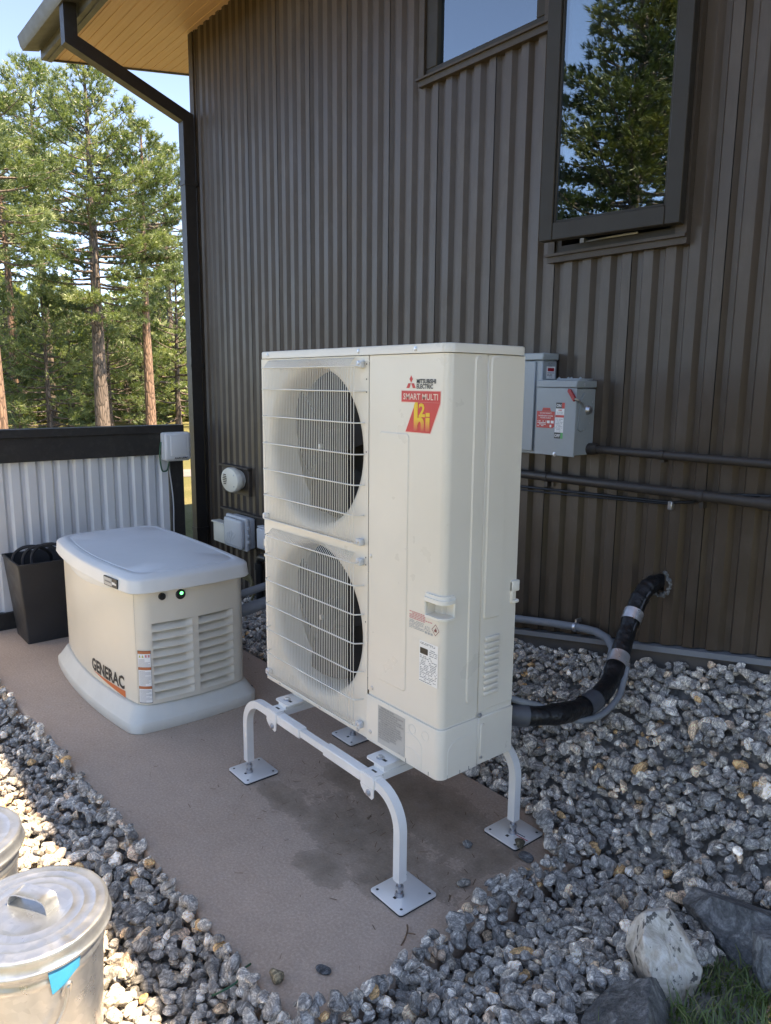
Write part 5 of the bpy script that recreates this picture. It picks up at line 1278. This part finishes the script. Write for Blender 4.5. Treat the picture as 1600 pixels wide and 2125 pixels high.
def boulder(name, label, mat, c, size, rz, seed, planes=9, rough=0.05, tilt=(0, 0), lo=0.6, hi=0.95):
    rg = np.random.default_rng(seed); v, f = ICO[6]
    p = stone_shape(v, rg, planes, lo, hi, False); n_ = fbm3(v, rg, 6, 2.6); p = p*(1+rough*n_)[:, None]
    p = p*np.array(size)/2
    E_ = np.array(Euler((tilt[0], tilt[1], rz)).to_matrix()); p = p@E_.T
    me = bpy.data.meshes.new(name); me.from_pydata([tuple(q) for q in p], [], [tuple(q) for q in f]); me.materials.append(M[mat])
    me.polygons.foreach_set('use_smooth', [True]*len(f))
    o = bpy.data.objects.new(name, me); C.objects.link(o); o.location = c; o['label'] = label; o['category'] = 'boulder'; o['group'] = 'boulders edging the lawn'
    BOULD.append((c[0], c[1], max(size[0], size[1])*0.42)); return o
boulder('boulder', 'pale cream and white boulder with black flecks, in front of the dark ones', 'boulder_white', (0.688, 0.172, 0.120), (0.22, 0.27, 0.35), R(38), 24, 11, 0.055, (0.25, -0.15), 0.42, 0.78)
boulder('boulder', 'dark grey wedge shaped boulder cut by the bottom edge of the view', 'boulder_dark', (0.705, -0.045, 0.085), (0.26, 0.33, 0.40), R(35), 31, 11, 0.05, (0.2, 0.2), 0.42, 0.80)
boulder('boulder', 'broad flat dark boulder behind the pale one', 'boulder_dark', (0.770, 0.475, 0.140), (0.36, 0.28, 0.25), R(30), 47, 12, 0.06, (0.1, 0.1), 0.45, 0.8)
boulder('boulder', 'mid grey boulder at the right edge beside the grass', 'boulder_grey', (0.935, 0.450, 0.150), (0.46, 0.34, 0.32), R(58), 52, 12, 0.06, (-0.1, 0.1), 0.45, 0.8)

LAWN = lambda x, y: ((x > 0.70) & (y < 0.36+0.62*(x-0.78)) & (y < 0.02+2.6*(x-0.70))) | ((x > 0.755) & (y < 0.385)) | ((x > 0.86) & (y < 0.60))
def pad_edge_x(y):      # where the stones spill over the right end of the pad
    return np.interp(y, [-0.70, -0.62, -0.507, -0.329, -0.098, 0.173, 0.423, 0.52, 0.60, 0.686], [0.02, 0.12, 0.15, 0.155, 0.145, 0.11, 0.125, 0.03, -0.10, -0.43])
def pad_front(x): return np.interp(x, [-4.3, -2.7, -0.84, -0.023, 0.2], [-0.70, -0.697, -0.640, -0.628, -0.62])
def inside_pad(x, y): return (y > pad_front(x)) & (y < np.interp(x, [-4.2, -0.45, -0.29, 0.2], [0.615, 0.640, 0.66, 0.64])) & (x < pad_edge_x(y))
res = 0.006; hx0, hy0 = -4.45, -1.75; HW_, HH_ = int(6.6/res), int(3.3/res)
gxs = hx0+res*np.arange(HW_); gys = hy0+res*np.arange(HH_)
GX, GY = np.meshgrid(gxs, gys); HM = terrain(GX, GY)
padm = (GX < 0.16) & (GY > pad_front(GX)) & (GY < 0.635)
HM = np.where(padm, np.maximum(HM, 0.0), HM-0.012)
HM0 = HM.copy()
st_rng = np.random.default_rng(5)
NB = 36
BASE = {s: [stone_shape(ICO[s][0], np.random.default_rng(100+i), 11, 0.48, 0.90) for i in range(NB)] for s in (1, 2, 3)}
cand = []
NC = 70000
cx_ = st_rng.uniform(-4.35, 2.0, NC*2); cy_ = st_rng.uniform(-1.68, 1.345, NC*2)
ok = ~inside_pad(cx_, cy_) & ~LAWN(cx_, cy_) & ~((cx_ < -3.62) & (cy_ < 0.9))
# behind the generator and the far strips are barely seen: thin them out
ok &= ~((cx_ > 1.25) & (st_rng.random(NC*2) < 0.5)) & ~((cx_ < -2.9) & (cy_ > 0.6) & (st_rng.random(NC*2) < 0.4))
for bx_, by_, br in BOULD: ok &= np.hypot(cx_-bx_, cy_-by_) > br*0.85
for can_c in ((-0.189, -1.139), (-0.622, -1.233)): ok &= np.hypot(cx_-can_c[0], cy_-can_c[1]) > 0.12
cx_, cy_ = cx_[ok], cy_[ok]
keepn = 90000; cx_, cy_ = cx_[:keepn], cy_[:keepn]
VV = []; FF = []; CC = []; OO = []; nv_ = 0
CAM = np.array(cam.matrix_world.translation)
pal = np.array([1.14, 1.0, 0.86])*2.85*np.array([(0.125, 0.132, 0.140), (0.105, 0.113, 0.122), (0.165, 0.172, 0.178), (0.080, 0.086, 0.092), (0.215, 0.218, 0.218), (0.150, 0.150, 0.146), (0.235, 0.195, 0.155), (0.255, 0.175, 0.100), (0.325, 0.312, 0.295), (0.185, 0.155, 0.135)])
pw = np.array([0.23, 0.18, 0.19, 0.12, 0.10, 0.08, 0.025, 0.014, 0.03, 0.03]); pw /= pw.sum()
for i in range(len(cx_)):
    x, y_ = cx_[i], cy_[i]
    s = np.exp(st_rng.normal(math.log(0.0170), 0.33)); s = min(max(s, 0.0085), 0.035)
    ax = np.array([1.0, st_rng.uniform(0.66, 0.92), st_rng.uniform(0.46, 0.74)])*s
    if st_rng.random() < 0.12: ax *= np.array([1.25, 0.9, 0.8])
    rz = st_rng.uniform(0, 2*PI); tx, ty = st_rng.normal(0, 0.38, 2)
    ri = int(ax[:2].mean()*0.80/res)+1
    ix, iy = int((x-hx0)/res), int((y_-hy0)/res)
    if ix-ri < 1 or iy-ri < 1 or ix+ri >= HW_-1 or iy+ri >= HH_-1: continue
    if y_ > 1.372-ax[0]: continue
    win = HM[iy-ri:iy+ri+1, ix-ri:ix+ri+1]
    h0 = 0.55*win.mean()+0.45*win.max()
    lim = HM0[iy, ix]; win0 = HM0[iy-ri:iy+ri+1, ix-ri:ix+ri+1]
    bare = (win < win0+0.006).mean()
    if bare < 0.13 and (h0 > lim+0.034 or st_rng.random() < 0.86): continue
    # lie along the local slope
    gx_s = (win[:, -ri:].mean()-win[:, :ri].mean())/(ri*res*1.5); gy_s = (win[-ri:, :].mean()-win[:ri, :].mean())/(ri*res*1.5)
    tx += math.atan(np.clip(gy_s, -0.8, 0.8))*0.7; ty -= math.atan(np.clip(gx_s, -0.8, 0.8))*0.7
    zc = h0+ax[2]*0.70
    yy, xx = np.mgrid[-ri:ri+1, -ri:ri+1]*res
    dd = 1-(xx**2+yy**2)/((0.92*ax[:2].mean())**2)
    HM[iy-ri:iy+ri+1, ix-ri:ix+ri+1] = np.maximum(win, np.where(dd > 0, zc+ax[2]*0.85*np.sqrt(np.clip(dd, 0, 1)), -9))
    dist = math.sqrt((x-CAM[0])**2+(y_-CAM[1])**2+(zc-CAM[2])**2)
    sub = 3 if dist < 2.15 and x > -1.0 and x < 1.1 else (2 if dist < 3.5 and x < 1.3 else 1)
    P = BASE[sub][st_rng.integers(NB)]*ax
    E_ = np.array(Euler((tx, ty, 0)).to_matrix())@np.array(Euler((0, 0, rz)).to_matrix())
    P = P@E_.T+np.array([x, y_, zc])
    VV.append(P); FF.append(ICO[sub][1]+nv_); nv_ += len(P)
    c_ = pal[st_rng.choice(len(pal), p=pw)]*st_rng.uniform(0.80, 1.2)
    CC.append(np.tile(np.append(c_, 1), (len(P), 1))); OO.append(np.tile(st_rng.uniform(-9, 9, 3), (len(P), 1)))
def np_mesh(name, V, F, mat, cols=None, offs=None, smooth=True):
    me = bpy.data.meshes.new(name); V = np.asarray(V, np.float32); F = np.asarray(F, np.int32)
    me.vertices.add(len(V)); me.vertices.foreach_set('co', V.ravel()); k_ = F.shape[1]
    me.loops.add(F.size); me.loops.foreach_set('vertex_index', F.ravel())
    me.polygons.add(len(F)); me.polygons.foreach_set('loop_start', np.arange(0, F.size, k_, dtype=np.int32))
    me.polygons.foreach_set('use_smooth', np.full(len(F), smooth)); me.materials.append(M[mat])
    if cols is not None:
        a = me.attributes.new('stone_colour', 'FLOAT_COLOR', 'POINT'); a.data.foreach_set('color', np.asarray(cols, np.float32).ravel())
        a = me.attributes.new('stone_offset', 'FLOAT_VECTOR', 'POINT'); a.data.foreach_set('vector', np.asarray(offs, np.float32).ravel())
    me.update(); me.validate(); return me
me = np_mesh('gravel', np.concatenate(VV), np.concatenate(FF), 'gravel', np.concatenate(CC), np.concatenate(OO), False)
gr = bpy.data.objects.new('gravel', me); C.objects.link(gr); gr['kind'] = 'stuff'; gr['label'] = 'grey river stone gravel around the concrete pad'
NSTONES = len(VV)
# loose stones lying on the pad and one foot plate
def loose(label, x, y_, z, size, col, seed, rz=0.0, tilt=0.0):
    rg = np.random.default_rng(seed); v, f = ICO[4]
    P = stone_shape(v, rg, 9, 0.6, 0.95)*np.array(size)/2; E_ = np.array(Euler((tilt, tilt*0.5, rz)).to_matrix()); P = P@E_.T
    P[:, 2] -= P[:, 2].min()
    me = np_mesh('loose_stone', P, f, 'gravel', np.tile((*col, 1), (len(P), 1)), np.tile(rg.uniform(-9, 9, 3), (len(P), 1)))
    o = bpy.data.objects.new('loose_stone', me); C.objects.link(o); o.location = (x, y_, z); o['label'] = label; o['category'] = 'stone'; o['group'] = 'loose stones on the pad'
loose('grey stone lying on the pad left of the rear right foot plate', -0.132, 0.274, 0.0, (0.040, 0.032, 0.028), (0.24, 0.24, 0.23), 1, 0.5)
loose('tan grey stone on the pad right of the nearest foot plate', 0.008, 0.114, 0.0, (0.050, 0.038, 0.030), (0.26, 0.24, 0.21), 2, 0.9)
loose('brown stone resting on the front corner of the rear right foot plate', 0.000, 0.402, 0.0135, (0.044, 0.040, 0.036), (0.13, 0.105, 0.07), 3, 0.2)
loose('grey stone just off the corner of the rear right foot plate', 0.048, 0.380, 0.0, (0.058, 0.036, 0.034), (0.16, 0.165, 0.17), 4, 0.3)
loose('brown stone on the damp pad behind the nearest stand leg', -0.340, 0.130, 0.0, (0.052, 0.036, 0.030), (0.14, 0.12, 0.095), 5, 0.7)
loose('dark pebble on the pad beside the generator', -1.840, 0.410-0.06, 0.0, (0.034, 0.030, 0.028), (0.06, 0.055, 0.06), 6)
loose('dark stone chip on the pad near its front corner', 0.020, -0.452, 0.0, (0.050, 0.030, 0.016), (0.09, 0.095, 0.10), 9, 0.4)
loose('tan banded stone at the front corner of the pad', -0.03, -0.575, 0.0, (0.046, 0.040, 0.044), (0.25, 0.20, 0.13), 12, 0.4)
mb = MB(); mb.tube(smooth_path([(-0.13, -0.60, 0.004), (-0.115, -0.632, 0.012), (-0.10, -0.66, 0.0), (-0.112, -0.70, -0.015), (-0.13, -0.72, -0.03)], 5), 0.003, 6)
solo('green_wire', mb, 'green_wire', 'short green wire end sticking out beside the pad edge', 'wire')
mb = MB(); mb.tube(smooth_path([(0.03, -0.15, 0.004), (0.055, -0.17, 0.010), (0.075, -0.20, 0.006), (0.09, -0.225, 0.012)], 5), 0.0025, 5); mb.tube([(0.06, -0.177, 0.009), (0.085, -0.165, 0.014)], 0.0018, 5)
solo('dry_twig', mb, 'twig', 'small reddish twig lying at the gravel edge of the pad', 'twig')
# leaf litter: dry needles and crumbs on the pad
lr = np.random.default_rng(3); V = []; F = []
for _ in range(170):
    x, y_ = lr.uniform(-3.0, 0.1), lr.uniform(-0.62, 0.58)
    if lr.random() < 0.55: x, y_ = lr.normal(-0.55, 0.35), lr.normal(0.03, 0.13)
    if not inside_pad(np.array(x), np.array(y_)): continue
    l_ = lr.uniform(0.006, 0.034); a = lr.uniform(0, PI); w_ = lr.uniform(0.0006, 0.0016); d = np.array([math.cos(a), math.sin(a), 0]); q = np.array([-d[1], d[0], 0]); p = np.array([x, y_, 0.0015]); n0 = len(V)
    V += [p-d*l_/2-q*w_, p-d*l_/2+q*w_, p+d*l_/2+q*w_+[0, 0, 0.002], p+d*l_/2-q*w_+[0, 0, 0.002]]; F.append((n0, n0+1, n0+2, n0+3))
me = np_mesh('pine_litter', V, F, 'twig'); o = bpy.data.objects.new('pine_litter', me); C.objects.link(o); o['kind'] = 'stuff'; o['label'] = 'dry pine needles scattered on the concrete pad'

# ------------------------------------------------------------------ foliage helpers
def foliage_mesh(name, V, F, tint, mat):
    me = np_mesh(name, V, F, mat); a = me.attributes.new('tint', 'FLOAT', 'POINT'); a.data.foreach_set('value', np.asarray(tint, np.float32)); return me
def blades(P, D, n, length, width, spread, rg, tint):
    """n triangular blades from each point of P, pointing about D"""
    m_ = len(P); Pn = np.repeat(P, n, 0); d = np.repeat(D, n, 0)+rg.normal(size=(m_*n, 3))*spread; d /= np.linalg.norm(d, axis=1, keepdims=True)
    l_ = length*rg.uniform(0.6, 1.2, (m_*n, 1)); s_ = np.cross(d, rg.normal(size=(m_*n, 3))); s_ /= np.linalg.norm(s_, axis=1, keepdims=True)+1e-9
    w_ = width*rg.uniform(0.7, 1.3, (m_*n, 1)); Pn = Pn+rg.normal(size=(m_*n, 3))*length*0.10
    V = np.stack([Pn-s_*w_/2, Pn+s_*w_/2, Pn+d*l_], 1).reshape(-1, 3); F = np.arange(len(V)).reshape(-1, 3)
    t = np.repeat(np.repeat(tint, n)+rg.normal(0, 0.10, m_*n), 3); return V, F, np.clip(t, 0, 1)
def conifer(name, H, crown0, rmax, nlimb, seed, trunk_r, kind='pine', n_bl=9, blade=(0.16, 0.022), dens=1.0, limb_r=0.030):
    """returns (trunk mesh, crown limb mesh, foliage mesh) for one conifer standing at the origin"""
    rg = np.random.default_rng(seed)
    bend = rg.normal(0, 0.012, 2)
    tr = MB(); zs = np.linspace(-0.3, H*0.985, 14)
    tr.tube([(bend[0]*z*math.sin(z*0.5), bend[1]*z*math.cos(z*0.4), z) for z in zs], [trunk_r*(1.12 if z < 0.1 else 1)*(1-0.93*max(0, z/H))+0.012 for z in zs], 12)
    lm_ = MB(); P = []; D = []; T = []
    az = rg.uniform(0, 6.28)
    for i in range(nlimb):
        t = (i+rg.uniform(-0.3, 0.3))/nlimb; t = min(max(t, 0), 0.999)
        z = crown0+(H-crown0)*t**0.92; az += 2.4+rg.normal(0, 0.5)
        if kind == 'pine': prof_ = (0.50+0.50*math.sin(min(1, t*1.9+0.22)*PI/2))*(1-t**2.1)**0.9+0.05
        else: prof_ = (1-t)**0.85+0.04
        Ln = rmax*prof_*rg.uniform(0.62, 1.12)
        el = lerp(-0.12, 0.75, t) if kind == 'pine' else lerp(-0.30, 0.55, t)
        el += rg.normal(0, 0.12); d = np.array([math.cos(az)*math.cos(el), math.sin(az)*math.cos(el), math.sin(el)])
        droop = rg.uniform(0.05, 0.16)*(1 if kind == 'pine' else 1.3)
        nb_ = max(3, int(Ln/0.20*dens)); pts = []
        for q in range(6):
            u_ = q/5; pts.append((d[0]*Ln*u_, d[1]*Ln*u_, z+d[2]*Ln*u_-droop*Ln*u_*(1-u_)*1.6+(0.10*Ln*u_**3)))
        lm_.tube(pts, [limb_r*(0.35+0.65*(1-t))*(1-0.85*q/5)*min(1.5, Ln/1.5+0.3)+0.004 for q in range(6)], 4, cap=False)
        pts = np.array(pts); sidev = np.cross(d, [0, 0, 1]); sidev /= np.linalg.norm(sidev)
        tin = rg.normal(0.45, 0.20)
        for q in range(nb_):
            u_ = rg.uniform(0.22, 1.0)**0.8; f_ = u_*5; k_ = min(4, int(f_)); p = pts[k_]+(pts[k_+1]-pts[k_])*(f_-k_)
            for s_ in (-1, 1):
                tw = Ln*0.42*(1.1-u_)*rg.uniform(0.5, 1.2)+0.12; m_ = max(1, int(tw/0.20))
                td = d*0.75+sidev*s_*rg.uniform(0.5, 1.0)+np.array([0, 0, rg.uniform(-0.05, 0.35)]); td /= np.linalg.norm(td)
                for w_ in range(m_+1):
                    P.append(p+td*tw*(w_+0.6)/(m_+0.6)+rg.normal(0, 0.05, 3)); D.append(td+np.array([0, 0, 0.25])); T.append(tin+0.12*(w_/(m_+1))+rg.normal(0, 0.05))
        P.append(pts[-1]); D.append(d+np.array([0, 0, 0.3])); T.append(tin+0.15)
    P.append(np.array([0, 0, H])); D.append(np.array([0, 0, 1.0])); T.append(0.5)
    V, F, tt = blades(np.array(P), np.array(D), n_bl, blade[0], blade[1], 0.75 if kind == 'pine' else 0.42, rg, np.array(T))
    return tr, lm_, V, F, tt
def tree_kind(**kw):
    mats = kw.pop('mats'); tr, lm_, V, F, tt = conifer('tree', **kw)
    return tr.mesh('trunk', M[mats[0]], 60), lm_.mesh('limbs', M['bark_grey'], 60), foliage_mesh('needles', V, F, tt, mats[1])
def plant(kind, name, label, cat, x, y_, z, rz, s=1.0, group='conifers beyond the fence'):
    r_ = bpy.data.objects.new(name, None); C.objects.link(r_); r_.location = (x, y_, z); r_.rotation_euler = (0, 0, rz); r_.scale = (s, s, s)
    r_['label'] = label; r_['category'] = cat; r_['group'] = group
    for nm, me in zip(('trunk', 'limbs', 'crown'), kind):
        c_ = bpy.data.objects.new(nm, me); C.objects.link(c_); c_.parent = r_
    return r_
K_big = tree_kind(H=10.7, crown0=3.4, rmax=2.5, nlimb=105, seed=2, trunk_r=0.22, kind='pine', n_bl=15, blade=(0.16, 0.023), dens=1.05, mats=('bark_grey', 'pine'))
K_tall = tree_kind(H=9.4, crown0=4.7, rmax=1.9, nlimb=62, seed=9, trunk_r=0.165, kind='pine', n_bl=15, blade=(0.16, 0.023), dens=1.05, mats=('bark', 'pine'))
K_bushy = tree_kind(H=4.6, crown0=0.3, rmax=1.7, nlimb=60, seed=15, trunk_r=0.09, kind='pine', n_bl=12, blade=(0.17, 0.023), dens=0.80, mats=('bark_grey', 'pine'))
K_back = tree_kind(H=12.6, crown0=6.6, rmax=2.7, nlimb=80, seed=33, trunk_r=0.19, kind='pine', n_bl=13, blade=(0.19, 0.026), dens=0.80, mats=('bark_grey', 'pine'))
K_spr = tree_kind(H=12.2, crown0=0.8, rmax=3.2, nlimb=270, seed=21, trunk_r=0.20, kind='spruce', n_bl=14, blade=(0.15, 0.024), dens=1.2, mats=('bark_grey', 'spruce'))
def polar(px, d, z=-0.1):
    r_ = math.atan2((px-800), 1544.3); a = YAW-r_; return (1.551-math.sin(a)*d, -1.491+math.cos(a)*d, z)
TREES = [
 (K_big, 'tall pine with a dark grey trunk rising behind the fence middle', 215, 24.5, 0.4, 1.0),
 (K_tall, 'slim pine with a bare reddish trunk nearest the downspout', 315, 25.5, 2.1, 1.0),
 (K_tall, 'pine with an orange brown trunk at the left edge of the view', 4, 20.0, 1.0, 0.95),
 (K_tall, 'thin dark trunked pine just right of the left edge pine', 40, 29.0, 4.0, 1.05),
 (K_back, 'broad crowned pine filling the gap left of the tall grey pine', 112, 31.0, 2.6, 1.0),
 (K_bushy, 'bushy young pine low between the grey and reddish trunks', 268, 33.0, 0.9, 1.05),
 (K_bushy, 'bushy pine low behind the left half of the fence', 105, 26.0, 3.0, 0.95),
 (K_bushy, 'bushy pine half hidden by the downspout', 372, 30.0, 5.0, 1.25),
 (K_back, 'tall pine rising behind the slim reddish one', 362, 36.0, 1.7, 0.93),
 (K_bushy, 'young pine low at the left end of the fence', 30, 34.0, 2.2, 1.15),
 (K_bushy, 'small pine farther off behind the tall grey pine', 180, 38.0, 1.2, 1.2),
 (K_tall, 'reddish trunked pine right of the slim one, farther back', 340, 44.0, 3.3, 1.1),
 (K_bushy, 'low pine beyond the left edge pine, standing well back', 62, 44.0, 5.1, 1.4),
 (K_bushy, 'bushy young pine behind the left edge pines', 8, 27.0, 0.7, 1.0),
 (K_bushy, 'bushy young pine low beside the slim reddish trunk', 300, 30.5, 2.9, 0.95),
 (K_bushy, 'bushy young pine low at the middle of the fence', 150, 29.0, 4.4, 1.05),
 (K_bushy, 'bushy young pine behind the tall grey trunk', 232, 28.5, 5.6, 0.9),
 (K_bushy, 'low far pine filling the gap right of the slim trunk', 335, 38.0, 0.2, 1.25),
]
for kd, lab, px, d, rz, s in TREES:
    x, y_, z = polar(px, d); plant(kd, 'pine_tree', lab, 'tree', x, y_, z+float(hill(x, y_)), rz, s)
for kd, x, y_, rz, s, lab in ((K_big, -19, -5.5, 1.0, 1.0, 'pine standing left of the view beyond the lawn'), (K_bushy, -23, -9, 2.0, 1.1, 'bushy pine standing far left of the view')):
    plant(kd, 'pine_tree', lab, 'tree', x, y_, -0.1, rz, s)
# spruces the window mirrors; unseen ones on the right, added to dim side light
for x, y_, rz, s, lab in ((-5.1, -13.4, 0.3, 1.05, 'dark spruce mirrored in the casement glass, the nearer one'), (-4.9, -17.2, 2.0, 1.15, 'dark spruce mirrored in the casement glass beside the nearer one'), (12.5, -1.5, 1.0, 0.95, 'unseen spruce added on the right to dim side light, nearest the house'), (14.0, -6.0, 3.0, 1.0, 'unseen spruce added on the right to dim side light, in the middle'), (11.0, -10.0, 4.2, 0.9, 'unseen spruce added on the right to dim side light, farthest from the house')):
    plant(K_spr, 'spruce_tree', lab, 'tree', x, y_, -0.1, rz, s, 'spruces behind the camera')
# far forest on the hillside
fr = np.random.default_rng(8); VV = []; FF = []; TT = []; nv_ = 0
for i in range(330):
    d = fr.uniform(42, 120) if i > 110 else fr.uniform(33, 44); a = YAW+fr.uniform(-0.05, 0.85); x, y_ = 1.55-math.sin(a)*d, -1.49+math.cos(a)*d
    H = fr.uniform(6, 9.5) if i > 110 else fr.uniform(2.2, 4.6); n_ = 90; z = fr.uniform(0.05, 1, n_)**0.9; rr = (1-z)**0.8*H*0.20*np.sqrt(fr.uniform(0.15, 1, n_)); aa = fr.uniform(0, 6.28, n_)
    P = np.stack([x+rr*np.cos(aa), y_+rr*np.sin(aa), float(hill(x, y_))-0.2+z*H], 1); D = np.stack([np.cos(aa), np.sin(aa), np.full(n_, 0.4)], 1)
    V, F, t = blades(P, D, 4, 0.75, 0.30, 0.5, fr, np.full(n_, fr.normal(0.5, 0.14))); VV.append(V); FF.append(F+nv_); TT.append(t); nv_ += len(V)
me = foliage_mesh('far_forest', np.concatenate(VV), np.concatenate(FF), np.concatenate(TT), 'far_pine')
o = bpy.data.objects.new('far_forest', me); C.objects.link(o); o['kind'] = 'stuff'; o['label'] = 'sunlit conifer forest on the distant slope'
# grass in the shade of the house
gr_ = np.random.default_rng(12); n_ = 34000
x = gr_.uniform(0.66, 2.3, n_*2); y_ = gr_.uniform(-1.3, 0.95, n_*2); m_ = LAWN(x, y_)
x, y_ = x[m_][:n_], y_[m_][:n_]; k_ = np.ones(len(x), bool)
for bx_, by_, br in BOULD: k_ &= np.hypot(x-bx_, y_-by_) > br*0.75
x, y_ = x[k_], y_[k_]
cl = 0.5+0.5*np.sin(x*23+np.sin(y_*17)*2)*np.sin(y_*19+1.3)
h_ = (0.050+0.075*cl*gr_.uniform(0.4, 1, len(x)))*gr_.uniform(0.6, 1.3, len(x))
z = terrain(x, y_)-0.025; a = gr_.uniform(0, 6.28, len(x)); lean = gr_.uniform(0.3, 1.2, len(x)); w_ = gr_.uniform(0.0014, 0.0030, len(x))
dx, dy = np.cos(a), np.sin(a); B0 = np.stack([x, y_, z], 1); S_ = np.stack([-dy, dx, 0*x], 1)*w_[:, None]
P1 = B0+np.stack([dx*h_*lean*0.30, dy*h_*lean*0.30, h_*0.60], 1); P2 = B0+np.stack([dx*h_*lean*0.85, dy*h_*lean*0.85, h_*(0.95-0.25*lean)], 1)
V = np.stack([B0-S_, B0+S_, P1+S_*0.8, P1-S_*0.8, P2], 1).reshape(-1, 3); i0 = np.arange(len(x))*5
F = np.concatenate([np.stack([i0, i0+1, i0+2], 1), np.stack([i0, i0+2, i0+3], 1), np.stack([i0+3, i0+2, i0+4], 1)])
tn = np.repeat(np.clip(gr_.normal(0.35, 0.18, len(x))+np.where(gr_.random(len(x)) < 0.10, 0.5, 0), 0, 1), 5)
me = foliage_mesh('grass', V, F, tn, 'grass'); o = bpy.data.objects.new('grass', me); C.objects.link(o); o['kind'] = 'stuff'; o['label'] = 'unmown dark green grass beside the boulders'
tri = sum(len(m_.polygons)*(1 if len(m_.polygons) and m_.polygons[0].loop_total == 3 else 2) for m_ in bpy.data.meshes)
print("STONES", NSTONES, "TRIS", tri)
